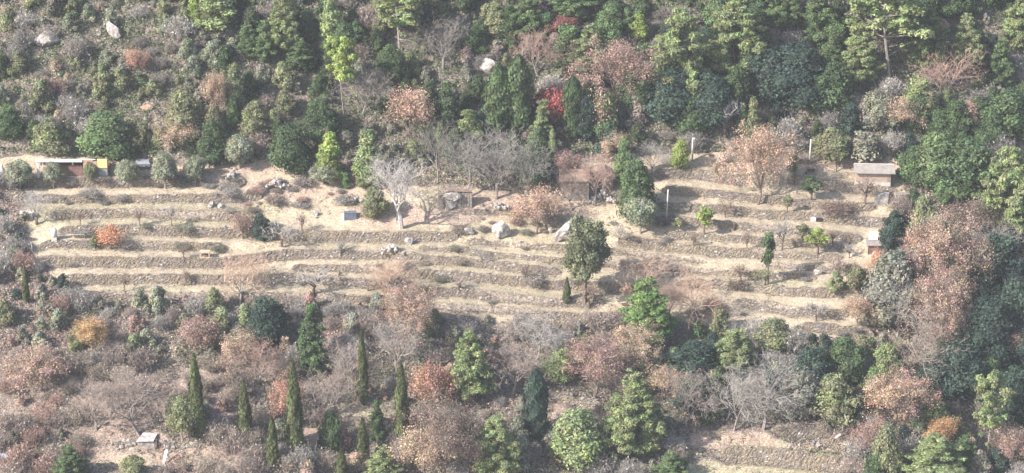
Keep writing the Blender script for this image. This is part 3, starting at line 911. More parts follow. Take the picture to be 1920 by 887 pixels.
MB().prism([(-0.2, -0.12, hh), (-0.2, 3.6, hh - 1.45), (-0.2, 3.6, hh - 1.33), (-0.2, -0.12, hh + .14)], (Wd * .86, 0, 0)).build('roof', M['white'], root)
MB().box(0, Wd, 3.3, 3.45, -1, hh - 1.5).build('back_wall', M['redboard'], root)
MB().box(Wd * .44, Wd * .645, 0.5, 0.62, 0.05, 1.9).build('board_panel', M['redboard'], root)
MB().box(Wd * .44, Wd * .60, 0.36, 0.48, -0.35, 0.04).build('sill', M['white'], root)
MB().box(Wd * .50, Wd * .515, 0.30, 0.42, 2.0, 2.5).build('lamp', M['white'], root)
pn = MB(); pn.box(Wd * .66, Wd, 0.0, 0.12, -1, 1.45).build('front_panel', M['greysheet'], root)
MB().box(Wd * .86, Wd, -0.04, 0.08, 1.6, hh + .1).build('yellow_panel', M['yellow'], root)
MB().box(Wd * .66, Wd * .855, -0.02, 0.1, 1.47, hh - .31).build('upper_panel', M['orange'], root)
MB().box(Wd - 0.02, Wd + 0.1, 0.14, 3.29, -1, hh - 1.4).build('side_wall', M['redboard'], root)

# white sheeted object at the left edge
p = base_at(4, 329); r_ = random.Random(3)
mb = MB(); mb.tube([(0, 0, -.3), (0.1, 0, .7), (-.15, 0, 1.4), (0, 0, 1.9)], [.45, .55, .4, .12], 9)
o = mb.build('sheeted_stack', M['white'], None, True, p); tag(o, 'white sheeted bundle at the left end of the olive terrace', 'bundle')
# grey covered trailer behind the olives
p = base_at(268, 316)
root = empty('covered_trailer', p); tag(root, 'grey covered trailer parked behind the olive trees', 'trailer')
MB().box(-1.3, 1.3, -.6, .6, .35, .85).build('body', M['darksheet'], root, bevel=.04)
MB().prism([(-1.35, -.65, .86), (1.35, -.65, .86), (1.0, -.3, 1.25), (-1.0, -.3, 1.25)], (0, 1.2, 0)).build('cover', M['greysheet'], root)
for sx in (-.7, .7):
    MB().tube([(sx, -.72, .3), (sx, -.55, .3)], [.3, .3], 12).build('wheel', M['blackiron'], root)

# pale grey panel hut (50,405)
p = base_at(50, 414)
root = empty('metal_cabin', p); tag(root, 'small pale grey metal cabinet at the left end of the green terrace', 'cabinet')
MB().box(-1.0, 1.0, 0, .9, -.3, 1.15).build('body', M['greysheet'], root, bevel=.02)
MB().box(-1.06, 1.06, -.08, .98, 1.16, 1.24).build('lid', M['white'], root)
MB().box(-.93, .93, -.03, -.004, -.1, 1.05).build('door', M['corr'], root)
# water tank
p = base_at(102, 449)
root = empty('water_tank', p); tag(root, 'upright white water tank on a low stand', 'water tank')
MB().tube([(0, 0, .45), (0, 0, .5), (0, 0, 1.55), (0, 0, 1.72), (0, 0, 1.78)], [.42, .5, .5, .36, .12], 16).build('tank', M['plastic'], root, True)
MB().box(-.42, .42, -.42, .42, -.4, .44).build('stand', M['palebase'], root)
MB().tube([(0, 0, 1.79), (0, 0, 1.87)], [.14, .14], 12).build('cap', M['plastic'], root)
q0, q1 = at(110, 444), at(160, 444)
mb = MB()
pts = [Vector((q0.x + (q1.x - q0.x) * t, min(q0.y, q1.y) - .15, p.z + .55)) for t in (0, .5, 1)]
mb.tube([tuple(v - p) for v in pts], [.07] * 3, 6); mb.tube([tuple(pts[2] - p), tuple(Vector((pts[2].x, pts[2].y, p.z - 0.6)) - p)], [.05, .05], 6)
o = mb.build('water_pipe', M['polewood'], None, loc=p); tag(o, 'pale pipe running right from the white water tank', 'pipe')
# white post
p = base_at(60, 474)
o = MB().tube([(0, 0, -.3), (.03, 0, 1.0), (-.05, 0, 1.75)], [.12, .10, .09], 7).build('wooden_post', M['polewood'], loc=p); tag(o, 'short pale post at the left end of the terrace below the water tank', 'post')
# wooden crate frame
p = base_at(384, 485)
root = empty('wooden_crate', p); tag(root, 'open wooden crate frame standing on the terrace', 'crate')
for (x0, x1, z0, z1) in ((-.75, -.6, 0, .95), (.6, .75, 0, .95)):
    MB().box(x0, x1, 0, .15, z0 - .1, z1).build('post', M['wood'], root); MB().box(x0, x1, .8, .95, z0 - .1, z1).build('post', M['wood'], root)
MB().box(-.8, .8, -.04, .99, .96, 1.08).build('top', M['wood'], root)
MB().box(-.59, .59, .02, .13, .03, .16).build('lower_rail', M['wood'], root)
MB().box(-.59, .59, .55, .65, 0.3, .62).build('back_board', M['redboard'], root)
# dark box with pale end (652,405)
p = base_at(655, 414)
root = empty('storage_box', p, .12); tag(root, 'dark blue grey storage box with a pale end on the brown terrace', 'storage box')
MB().box(-.75, 1.15, 0, .9, -.2, 1.15).build('body', M['darksheet'], root, bevel=.03)
MB().box(-1.1, -.78, -.05, .85, -.2, .95).build('end_panel', M['plastic'], root)
MB().box(-.8, 1.22, -.07, 1.0, 1.16, 1.24).build('lid', M['darksheet'], root)
p = base_at(745, 414)
o = MB().box(-.2, .2, 0, .12, -.2, 1.5).prism([(-.28, -.02, 1.51), (.28, -.02, 1.51), (.2, -.02, 1.7), (-.2, -.02, 1.7)], (0, .16, 0)).build('leaning_sheet', M['darksheet'], loc=p); o.rotation_euler = (-.12, .05, 0)
tag(o, 'narrow blue grey sheet leaning beside the white leafless trunk', 'metal sheet')

# poles
def pole(u, vt, vb, lab, lean=0.0, r=.13, ins=True):
    p = base_at(u, vb); h = (vb - vt) / pxm(p) / CP
    root = empty('utility_pole', p); tag(root, lab, 'pole', 'pale wooden poles')
    MB().tube([(0, 0, -.4), (lean * .5, 0, h * .5), (lean, 0, h)], [r * 1.15, r, r * .85], 8).build('shaft', M['polewood'], root, True)
    if ins:
        MB().box(lean - .1, lean + .32, -.1, .1, h - .16, h + .05).build('bracket', M['white'], root)
    else:
        MB().tube([(lean, 0, h), (lean, 0, h + .12)], [r * .7, r * .3], 8).build('cap', M['white'], root)
pole(1298, 260, 303, 'pale pole with a bracket on top, above the topmost right terrace', 0, .14, True)
pole(1518, 263, 306, 'pale pole standing between the peach coloured tree and the grey roofed shed', .08, .14, False)
pole(1249, 358, 419, 'slightly leaning pale pole right of the grey green bush', .22, .12, False)

# shed with grey corrugated roof on the right (1590..1680, 308..355)
p = base_at(1604, 352); q = base_at(1672, 354)
root = empty('roofed_shed', (p.x, p.y, max(p.z, q.z) - .1), -.06); tag(root, 'small plastered shed with grey corrugated roof and pale plinth', 'shed')
MB().box(0, 5.5, 0, 3.0, -1.2, .62).build('plinth', M['palebase'], root)
MB().box(.03, 5.47, .03, 2.97, .62, 2.35).build('wall', M['plaster'], root)
rf = MB().prism([(-.35, -.55, 2.30), (-.35, 1.5, 3.15), (-.35, 3.4, 2.45), (-.35, 3.4, 2.36), (-.35, 1.5, 3.03), (-.35, -.55, 2.20)], (6.5, 0, 0)).build('roof', M['corr'], root)
MB().box(-.3, 6.0, 1.38, 1.62, 3.14, 3.24).build('ridge', M['palebase'], rf)
MB().prism([(.03, .04, 2.36), (.03, 2.9, 2.36), (.03, 1.5, 3.0)], (5.4, 0, 0)).build('gable', M['plaster'], root)
MB().box(4.9, 5.25, -.02, .02, .75, 1.6).build('door', M['oldtile'], root)
MB().box(5.52, 5.62, .4, 1.5, -.2, 1.8).build('side_opening_shade', M['dark'], root)  # solid slab coloured dark as the shade of an opening
# stone pier and dark doorway right below it
p = base_at(1702, 388)
root = empty('stone_pier', p); tag(root, 'pale stone block wall with a dark doorway below the grey roofed shed', 'stone wall')
MB().box(-2.0, .75, 0, 1.6, -.8, 2.0, .12, random.Random(1)).build('wall', M['masonry'], root)
MB().box(.78, 1.7, .25, 1.5, -.8, 2.2, .1, random.Random(2)).build('doorway', M['dark'], root)  # solid block; its dark colour stands in for the doorway's shade
p = base_at(1655, 384)
o = MB().box(-1.2, .9, 0, .9, -.8, 1.9, .15, random.Random(4)).build('stone_buttress', M['rock'], loc=p, bevel=.1); tag(o, 'rough pale stone buttress under the corner of the grey roofed shed', 'buttress')

# ruined stone hut in the middle (1050..1150, 300..375)
p = base_at(1052, 378); k = pxm(p)
root = empty('stone_hut', p); tag(root, 'old square stone hut with overgrown brown roof beside the dark evergreen tree', 'stone hut')
w1 = 50 / k; h1 = 3.4
MB().box(0, w1, 0, 3.2, -1.0, h1, .06, random.Random(8)).build('wall', M['masonry'], root)
MB().prism([(-.3, -.35, h1 - .05), (w1 + .3, -.35, h1 - .05), (w1 + .3, 1.7, h1 + 1.25), (-.3, 1.7, h1 + 1.25)], (0, .1, .16)).build('roof', M['oldtile'], root)
MB().prism([(-.3, 1.75, h1 + 1.2), (w1 + .3, 1.75, h1 + 1.2), (w1 + .3, 3.6, h1 + .1), (-.3, 3.6, h1 + .1)], (0, 0, .16)).build('roof', M['oldtile'], root)
MB().box(w1 - .02, w1 + .12, -.08, .3, -.8, h1 - .1).build('corner_post', M['palebase'], root)
p2 = base_at(1104, 362)
root = empty('stone_hut', p2); tag(root, 'smaller gabled stone hut with a dark front and a pale pillar', 'stone hut')
w2 = 46 / k
MB().box(0, w2, .25, 3, -1, 2.7).build('wall', M['masonry'], root)
MB().box(.25, w2 - .25, .05, .24, -.4, 2.45).build('dark_front', M['dark'], root)
MB().box(w2 * .55, w2 * .55 + .5, -.12, .04, -.6, 2.6, .05, random.Random(2)).build('pillar', M['palebase'], root)
rf = MB().prism([(-.35, -.1, 2.71), (w2 + .35, -.1, 2.71), (w2 * .66, -.1, 3.7), (w2 * .36, -.1, 3.7)], (0, 3.3, 0)).build('roof', M['oldtile'], root)
# ruined masonry wall with stones at (840,370)
p = base_at(822, 392)
root = empty('ruined_wall', p); tag(root, 'ruined masonry wall with two pale boulders built into it', 'ruined wall')
mb = MB(); r5 = random.Random(5)
for i in range(13):
    mb.box(i * .41, i * .41 + .40, r5.uniform(-.08, .08), .8, -.8, 2.9 + r5.uniform(-.5, .15) - (.9 if i < 3 else 0), .05, r5)
mb.build('wall', M['masonry'], root)
MB().box(1.6, 5.4, -.12, .9, 2.86, 3.0, .08, random.Random(6)).build('coping', M['oldtile'], root)

# rocks
def rock(u, v, w, h, lab, mat='rock', seed=0, name='boulder', cat='boulder', dv=0.7, pts=None, tilt=0.0, group=None, dz=0.0):
    """a lumpy boulder, w x h in photo pixels, foot at (u,v)"""
    rng = np.random.RandomState(seed + 500); p = at(u, v); s = pxm(p)
    bm_n = 3
    t = (1 + 5 ** 0.5) / 2
    import bmesh
    bm = bmesh.new(); bmesh.ops.create_icosphere(bm, subdivisions=bm_n, radius=1)
    a = w / s / 2; c = h / s / CP / 2 * 1.08; b2 = min(a, c) * dv
    dirs = unit(rng.normal(size=(13, 3))); offs = 0.50 + 0.32 * rng.rand(13)
    for vtx in bm.verts:
        q = np.array(vtx.co)
        for dd, of in zip(dirs, offs):
            e = np.dot(q, dd) - of
            if e > 0: q = q - dd * e * 0.9
        q = q * (1 + 0.05 * rng.normal())
        x, y, z = q[0] * a, q[1] * b2, q[2] * c
        x += tilt * z
        vtx.co = (x, y, z + c * 0.60)
    me = bpy.data.meshes.new(name); bm.to_mesh(me); bm.free(); me.materials.append(M[mat])
    o = link(bpy.data.objects.new(name, me)); o.location = (p.x, p.y, p.z + dz)
    tag(o, lab, cat, group or 'boulders and rocks')
    return o
def heap(u, v, w, h, lab, n=26, mat='rock', seed=0, name='stone_heap', cat='stone heap'):
    """angular stones thrown together, one mesh"""
    import bmesh
    rng = np.random.RandomState(seed + 900); p = at(u, v); s = pxm(p); a = w / s / 2; c = h / s / CP
    bm = bmesh.new()
    for i in range(n):
        fx = np.clip(rng.normal(), -2, 2) * .36; r = (.16 + .22 * rng.rand()) * min(1.2, c * .7 + .3)
        q = Vector((fx * a, rng.uniform(-.5, .6) * min(a, 1.4), max(0, 1 - abs(fx) * 1.1) * c * .75 * rng.rand() ** .6))
        res = bmesh.ops.create_icosphere(bm, subdivisions=1, radius=r)
        dv = [unit(rng.normal(size=3)) for _ in range(5)]; sc = 1 + .35 * rng.normal(size=3)
        for x in res['verts']:
            e = np.array(x.co) * sc
            for d in dv:
                t = np.dot(e, d) - r * .6
                if t > 0: e = e - d * t * .95
            x.co = Vector(e) + q
    me = bpy.data.meshes.new(name); bm.to_mesh(me); bm.free(); me.materials.append(M[mat])
    o = link(bpy.data.objects.new(name, me)); o.location = p
    tag(o, lab, cat)
    return o
heap(735, 482, 60, 20, 'heap of pale buff stones on the middle terrace', 34, 'rock', 1)
heap(1130, 378, 70, 24, 'pale jagged stone heap in front of the gabled hut', 60, 'rock', 2)
heap(1005, 848, 48, 26, 'pale crumbling stone heap below the broad cypress', 30, 'rock_grey', 3)
heap(520, 352, 60, 22, 'pale stone outcrop on the bank right of the olive row', 90, 'rock', 4)
heap(436, 345, 30, 18, 'pale stones fallen at the right end of the olive row wall', 30, 'rock', 5)
heap(400, 388, 40, 12, 'white stones on the bank below the olive row, left part', 14, 'rock', 6)
heap(672, 378, 30, 12, 'white stones on the bank above the storage box', 10, 'rock', 7)
heap(930, 395, 70, 14, 'tumbled pale stones left of the peach coloured bush', 30, 'rock', 8)
heap(1185, 388, 40, 14, 'pale stones at the foot of the dark evergreen tree', 16, 'rock', 9)
heap(1530, 838, 40, 12, 'grey stones at the end of the bottom right bank', 16, 'rock_grey', 10)
rock(941, 444, 36, 34, 'rounded pale boulder left of the peach coloured bush', seed=1)
rock(1058, 452, 42, 50, 'tall pointed pale boulder behind the dark round tree', seed=2, tilt=.3)
rock(880, 440, 24, 16, 'small pale boulder two metres left of the rounded boulder', seed=3)
rock(768, 459, 20, 15, 'small white boulder set in the wall below the white leafless tree', seed=4)
rock(850, 393, 38, 17, 'upper flat pale boulder in the ruined wall', seed=5, dv=1.0, dz=1.6)
rock(844, 393, 24, 16, 'lower pale boulder in the ruined wall', seed=6, dv=.9, dz=.3)
rock(1032, 437, 10, 14, 'little pale rock between peach coloured bush and pointed boulder', seed=7)
rock(92, 86, 58, 32, 'broad pale rock outcrop high on the left slope', 'rock', seed=8, name='rock_outcrop', cat='rock outcrop')
rock(216, 70, 26, 34, 'cracked white rock outcrop high on the left slope', 'rock', seed=9, tilt=-.4, name='rock_outcrop', cat='rock outcrop')
rock(185, 66, 12, 12, 'small white rock left of the cracked outcrop', seed=10)
rock(274, 206, 28, 14, 'buff coloured flat rock in the left scrub', 'rock_tan', seed=11)
rock(921, 140, 60, 38, 'big flat white rock in the upper wood', seed=12, dv=.5, name='rock_outcrop', cat='rock outcrop')
rock(1770, 54, 22, 22, 'round tan rock among the upper right pines', 'rock_tan', seed=13)
rock(1640, 326, 30, 6, 'flat pale slab beside the grey roofed shed', seed=14, name='slab', cat='slab')
rock(1532, 514, 20, 12, 'pale cream rock below the dark slender tree row', 'rock', seed=19)
rock(1600, 690, 62, 22, 'long pale topped rock ledge in the lower right scrub', 'rock_grey', seed=20, name='rock_ledge', cat='rock ledge', dv=.6)
rock(592, 404, 12, 10, 'white stone on the bramble bank left of the storage box', seed=21)
rock(1268, 662, 40, 16, 'flat grey rock in the scrub below the bright pine', 'rock_grey', seed=22)
rock(658, 382, 16, 10, 'pale stone above the storage box', seed=25)
rock(440, 320, 9, 8, 'small white stone on the earth path', seed=27)
rr = random.Random(77)
def nth(i): return str(i) + ('th' if 10 < i % 100 < 14 else {1: 'st', 2: 'nd', 3: 'rd'}.get(i % 10, 'th'))
us = sorted(rr.uniform(205, 400) for _ in range(34)); ub = sorted(rr.uniform(1015, 1120) for _ in range(26))
for i in range(34):
    u = us[i]; v = rr.uniform(830, 842)
    rock(u, v, rr.uniform(6, 13), rr.uniform(5, 9), nth(i + 1) + ' grey white stone from the left in the low tumbled wall below the tall cypress', rr.choice(['rock', 'rock_grey']), seed=200 + i, name='wall_stone', cat='stone', group='stones of the low tumbled wall')
for i in range(26):
    u = ub[i]; v = 742 + (u - 1015) * .14 + rr.uniform(-4, 12)
    rock(u, v, rr.uniform(6, 12), rr.uniform(4, 8), nth(i + 1) + ' pale stone from the left on the rubble bank beside the broad cypress', rr.choice(['rock', 'rock_grey']), seed=240 + i, name='rubble_stone', cat='stone', group='stones of the rubble bank')

# small things on the right terraces
p = base_at(1526, 416)
root = empty('white_box', p); tag(root, 'small white box with a dark open side on the right terrace', 'box')
MB().box(-.45, .35, 0, .6, -.1, .62).build('body', M['plastic'], root, bevel=.03); MB().box(.36, 1.2, .15, .7, -.1, .55).build('dark_crate', M['blackiron'], root)
p = base_at(1520, 326)
root = empty('wheelbarrow', p); tag(root, 'dark wheelbarrow on the upper right terrace', 'wheelbarrow')
MB().prism([(-.5, -.35, .4), (.5, -.35, .4), (.7, -.4, .75), (-.7, -.4, .75)], (0, .75, 0)).build('tray', M['blackiron'], root)
MB().tube([(-.75, -.05, .2), (-.75, .05, .2)], [.2, .2], 12).build('wheel', M['blackiron'], root)
for sy in (-.3, .3): MB().tube([(.2, sy, 0), (.1, sy, .4), (1.15, sy, .6)], [.03, .03, .03], 5).build('handle', M['blackiron'], root)
# shack with pale corrugated sheets (1635,455)
p = base_at(1627, 478)
root = empty('sheet_shack', p); tag(root, 'little shack roofed with pale corrugated sheets at the right end of the terraces', 'shack')
MB().box(0, 3.4, 0, 1.8, -.8, 1.5).build('wall', M['redboard'], root)
MB().prism([(-.25, -.35, 1.52), (3.7, -.35, 1.52), (3.7, 2.0, 2.0), (-.25, 2.0, 2.0)], (0, 0, .08)).build('roof', M['corr'], root)
MB().prism([(.2, 1.1, 2.0), (1.6, 1.1, 2.0), (1.7, 2.1, 2.9), (.35, 2.1, 2.9)], (0, .05, .08)).build('upright_sheet', M['plastic'], root)
MB().box(-.1, .02, -.1, .02, -.8, 1.4).build('post', M['wood'], root)
p = base_at(1683, 463)
o = MB().prism([(0, 0, -.1), (.8, 0, -.1), (.95, .25, 1.0), (.1, .3, 1.0)], (0, .06, 0)).build('metal_sheet', M['plastic'], loc=p); tag(o, 'upright pale sheet right of the little shack', 'metal sheet')

# lower left: tarpaulin hut
p = base_at(258, 838)
root = empty('tarpaulin_hut', p, 0, (.95, .95, .72)); tag(root, 'low stone hut under a pale pink tarpaulin at the lower left', 'hut')
MB().box(0, 2.6, 0, 1.8, -.4, 1.25, .1, random.Random(9)).build('wall', M['rock_grey'], root)
MB().prism([(-.15, -.25, 1.2), (2.5, -.3, 1.32), (2.9, 1.9, 1.75), (.7, 1.9, 1.95)], (0, 0, .09)).build('tarpaulin', M['tarp'], root)
MB().box(2.62, 2.95, -.1, .3, -.2, 1.2, .04, random.Random(4)).build('board', M['redboard'], root)
p = base_at(306, 872)
o = MB().box(-.2, .2, -.06, .06, -.1, 2.1, .04, random.Random(2)).prism([(-.2, -.06, 2.1), (.2, -.06, 2.1), (.12, -.06, 2.35), (0, -.06, 2.4)], (0, .12, 0)).build('leaning_board', M['white'], loc=p); o.rotation_euler = (-.5, .22, 0)
tag(o, 'white board leaning on the bank below the tarpaulin hut', 'board')
p = base_at(6, 858); rng_ = np.random.RandomState(4)
gx, gy = np.meshgrid(np.linspace(-.6, .7, 12), np.linspace(-.35, .45, 8), indexing='ij')
zz = .35 + .25 * np.exp(-gx ** 2) * np.exp(-gy ** 2) + .12 * rng_.rand(12, 8); zz[0] = zz[-1] = -.05; zz[:, 0] = -.05; zz[:, -1] = -.05
ii = np.arange(96).reshape(12, 8)
o = link(bpy.data.objects.new('blue_tarpaulin', mesh_np('blue_tarpaulin', np.stack([gx, gy, zz], -1).reshape(-1, 3), np.stack([ii[:-1, :-1], ii[1:, :-1], ii[1:, 1:], ii[:-1, 1:]], -1).reshape(-1, 4), 4, None, False, M['bluetarp'])))
o.location = p; tag(o, 'crumpled blue tarpaulin at the lower left edge', 'tarpaulin')
# hut between the cypresses (575,828)
p = base_at(560, 842)
root = empty('garden_hut', p, .1); tag(root, 'small lean-to hut with pale grey roof beside the tallest cypress foot', 'hut')
MB().box(0, 2.7, 0, 2.0, -.8, 1.5).build('wall', M['wood'], root)
MB().prism([(-.3, -.5, 1.5), (3.0, -.5, 1.5), (3.2, 2.2, 2.1), (-.1, 2.2, 2.1)], (0, 0, .1)).build('roof', M['oldtile'], root)
MB().box(1.0, 1.7, -.03, .02, -.6, 1.35).build('door', M['dark'], root)
p = base_at(835, 897)
root = empty('garden_hut', p, -.1); tag(root, 'hut with a thin pale roof edge at the bottom of the picture', 'hut')
MB().box(0, 3.0, 0, 1.8, -1, 1.3).build('wall', M['wood'], root)
MB().prism([(-.3, -.4, 1.3), (3.4, -.4, 1.1), (3.4, 2.0, 1.6), (-.3, 2.0, 1.8)], (0, 0, .1)).build('roof', M['greysheet'], root)

# brush pile and twisted trunk
p = base_at(1382, 541); rng_ = np.random.RandomState(12); sg = []
for i in range(260):
    a = rng_.rand() * 3.14; r = rng_.rand() ** .5
    c = np.array([rng_.normal() * .75, rng_.normal() * .5, abs(rng_.normal()) * .55 + .1]); d = unit(rng_.normal(size=3) * [1, .7, .5]); l = .3 + .5 * rng_.rand()
    sg.append((c - d * l, c + d * l, .045 * rng_.rand() + .015, .01))
o = link(bpy.data.objects.new('brush_pile', seg_mesh(sg, 'brush_pile', M['bark'], 4))); o.location = p
tag(o, 'dark pile of cut branches on the grassy terrace', 'brush pile')
p = base_at(1578, 822)
o = MB().tube([(-1.0, 0, -.2), (-.3, 0, .5), (0.2, .1, 1.2), (.1, 0, 2.2), (.5, 0, 3.0), (.3, 0, 3.8)], [.28, .24, .2, .16, .13, .06], 7).tube([(.1, 0, 2.2), (-.5, .2, 2.9), (-.6, .2, 3.4)], [.12, .08, .03], 6).build('dead_trunk', M['bark_pale'], None, True, p)
tag(o, 'pale twisted dead trunk beside the ruined stone bank', 'dead trunk')
def stump(u, v, h, lab, mat='bark'):
    p = base_at(u, v); s = h / pxm(p) / CP
    o = MB().tube([(0, 0, -.2), (.05, 0, s * .6), (-.04, 0, s)], [.2, .15, .13], 7).tube([(.05, 0, s * .6), (.3, 0, s * .85)], [.08, .05], 5).build('tree_stump', M[mat], None, True, p)
    tag(o, lab, 'stump', 'tree stumps on the terraces')
stump(1376, 432, 14, 'short cut stump left of the bare twin-stemmed tree')
stump(602, 515, 9, 'left of two small dark stumps on the middle terrace')
stump(636, 517, 9, 'right of two small dark stumps on the middle terrace')
stump(1343, 325, 12, 'dark stump left of the peach coloured tree')
stump(69, 421, 14, 'dark stump beside the pale grey metal cabinet')
stump(1592, 458, 10, 'small dark stump right of the yellow tree')
stump(1733, 400, 8, 'small stump below the dark doorway')
stump(1394, 477, 9, 'little dark stump left of the dark slender tree')

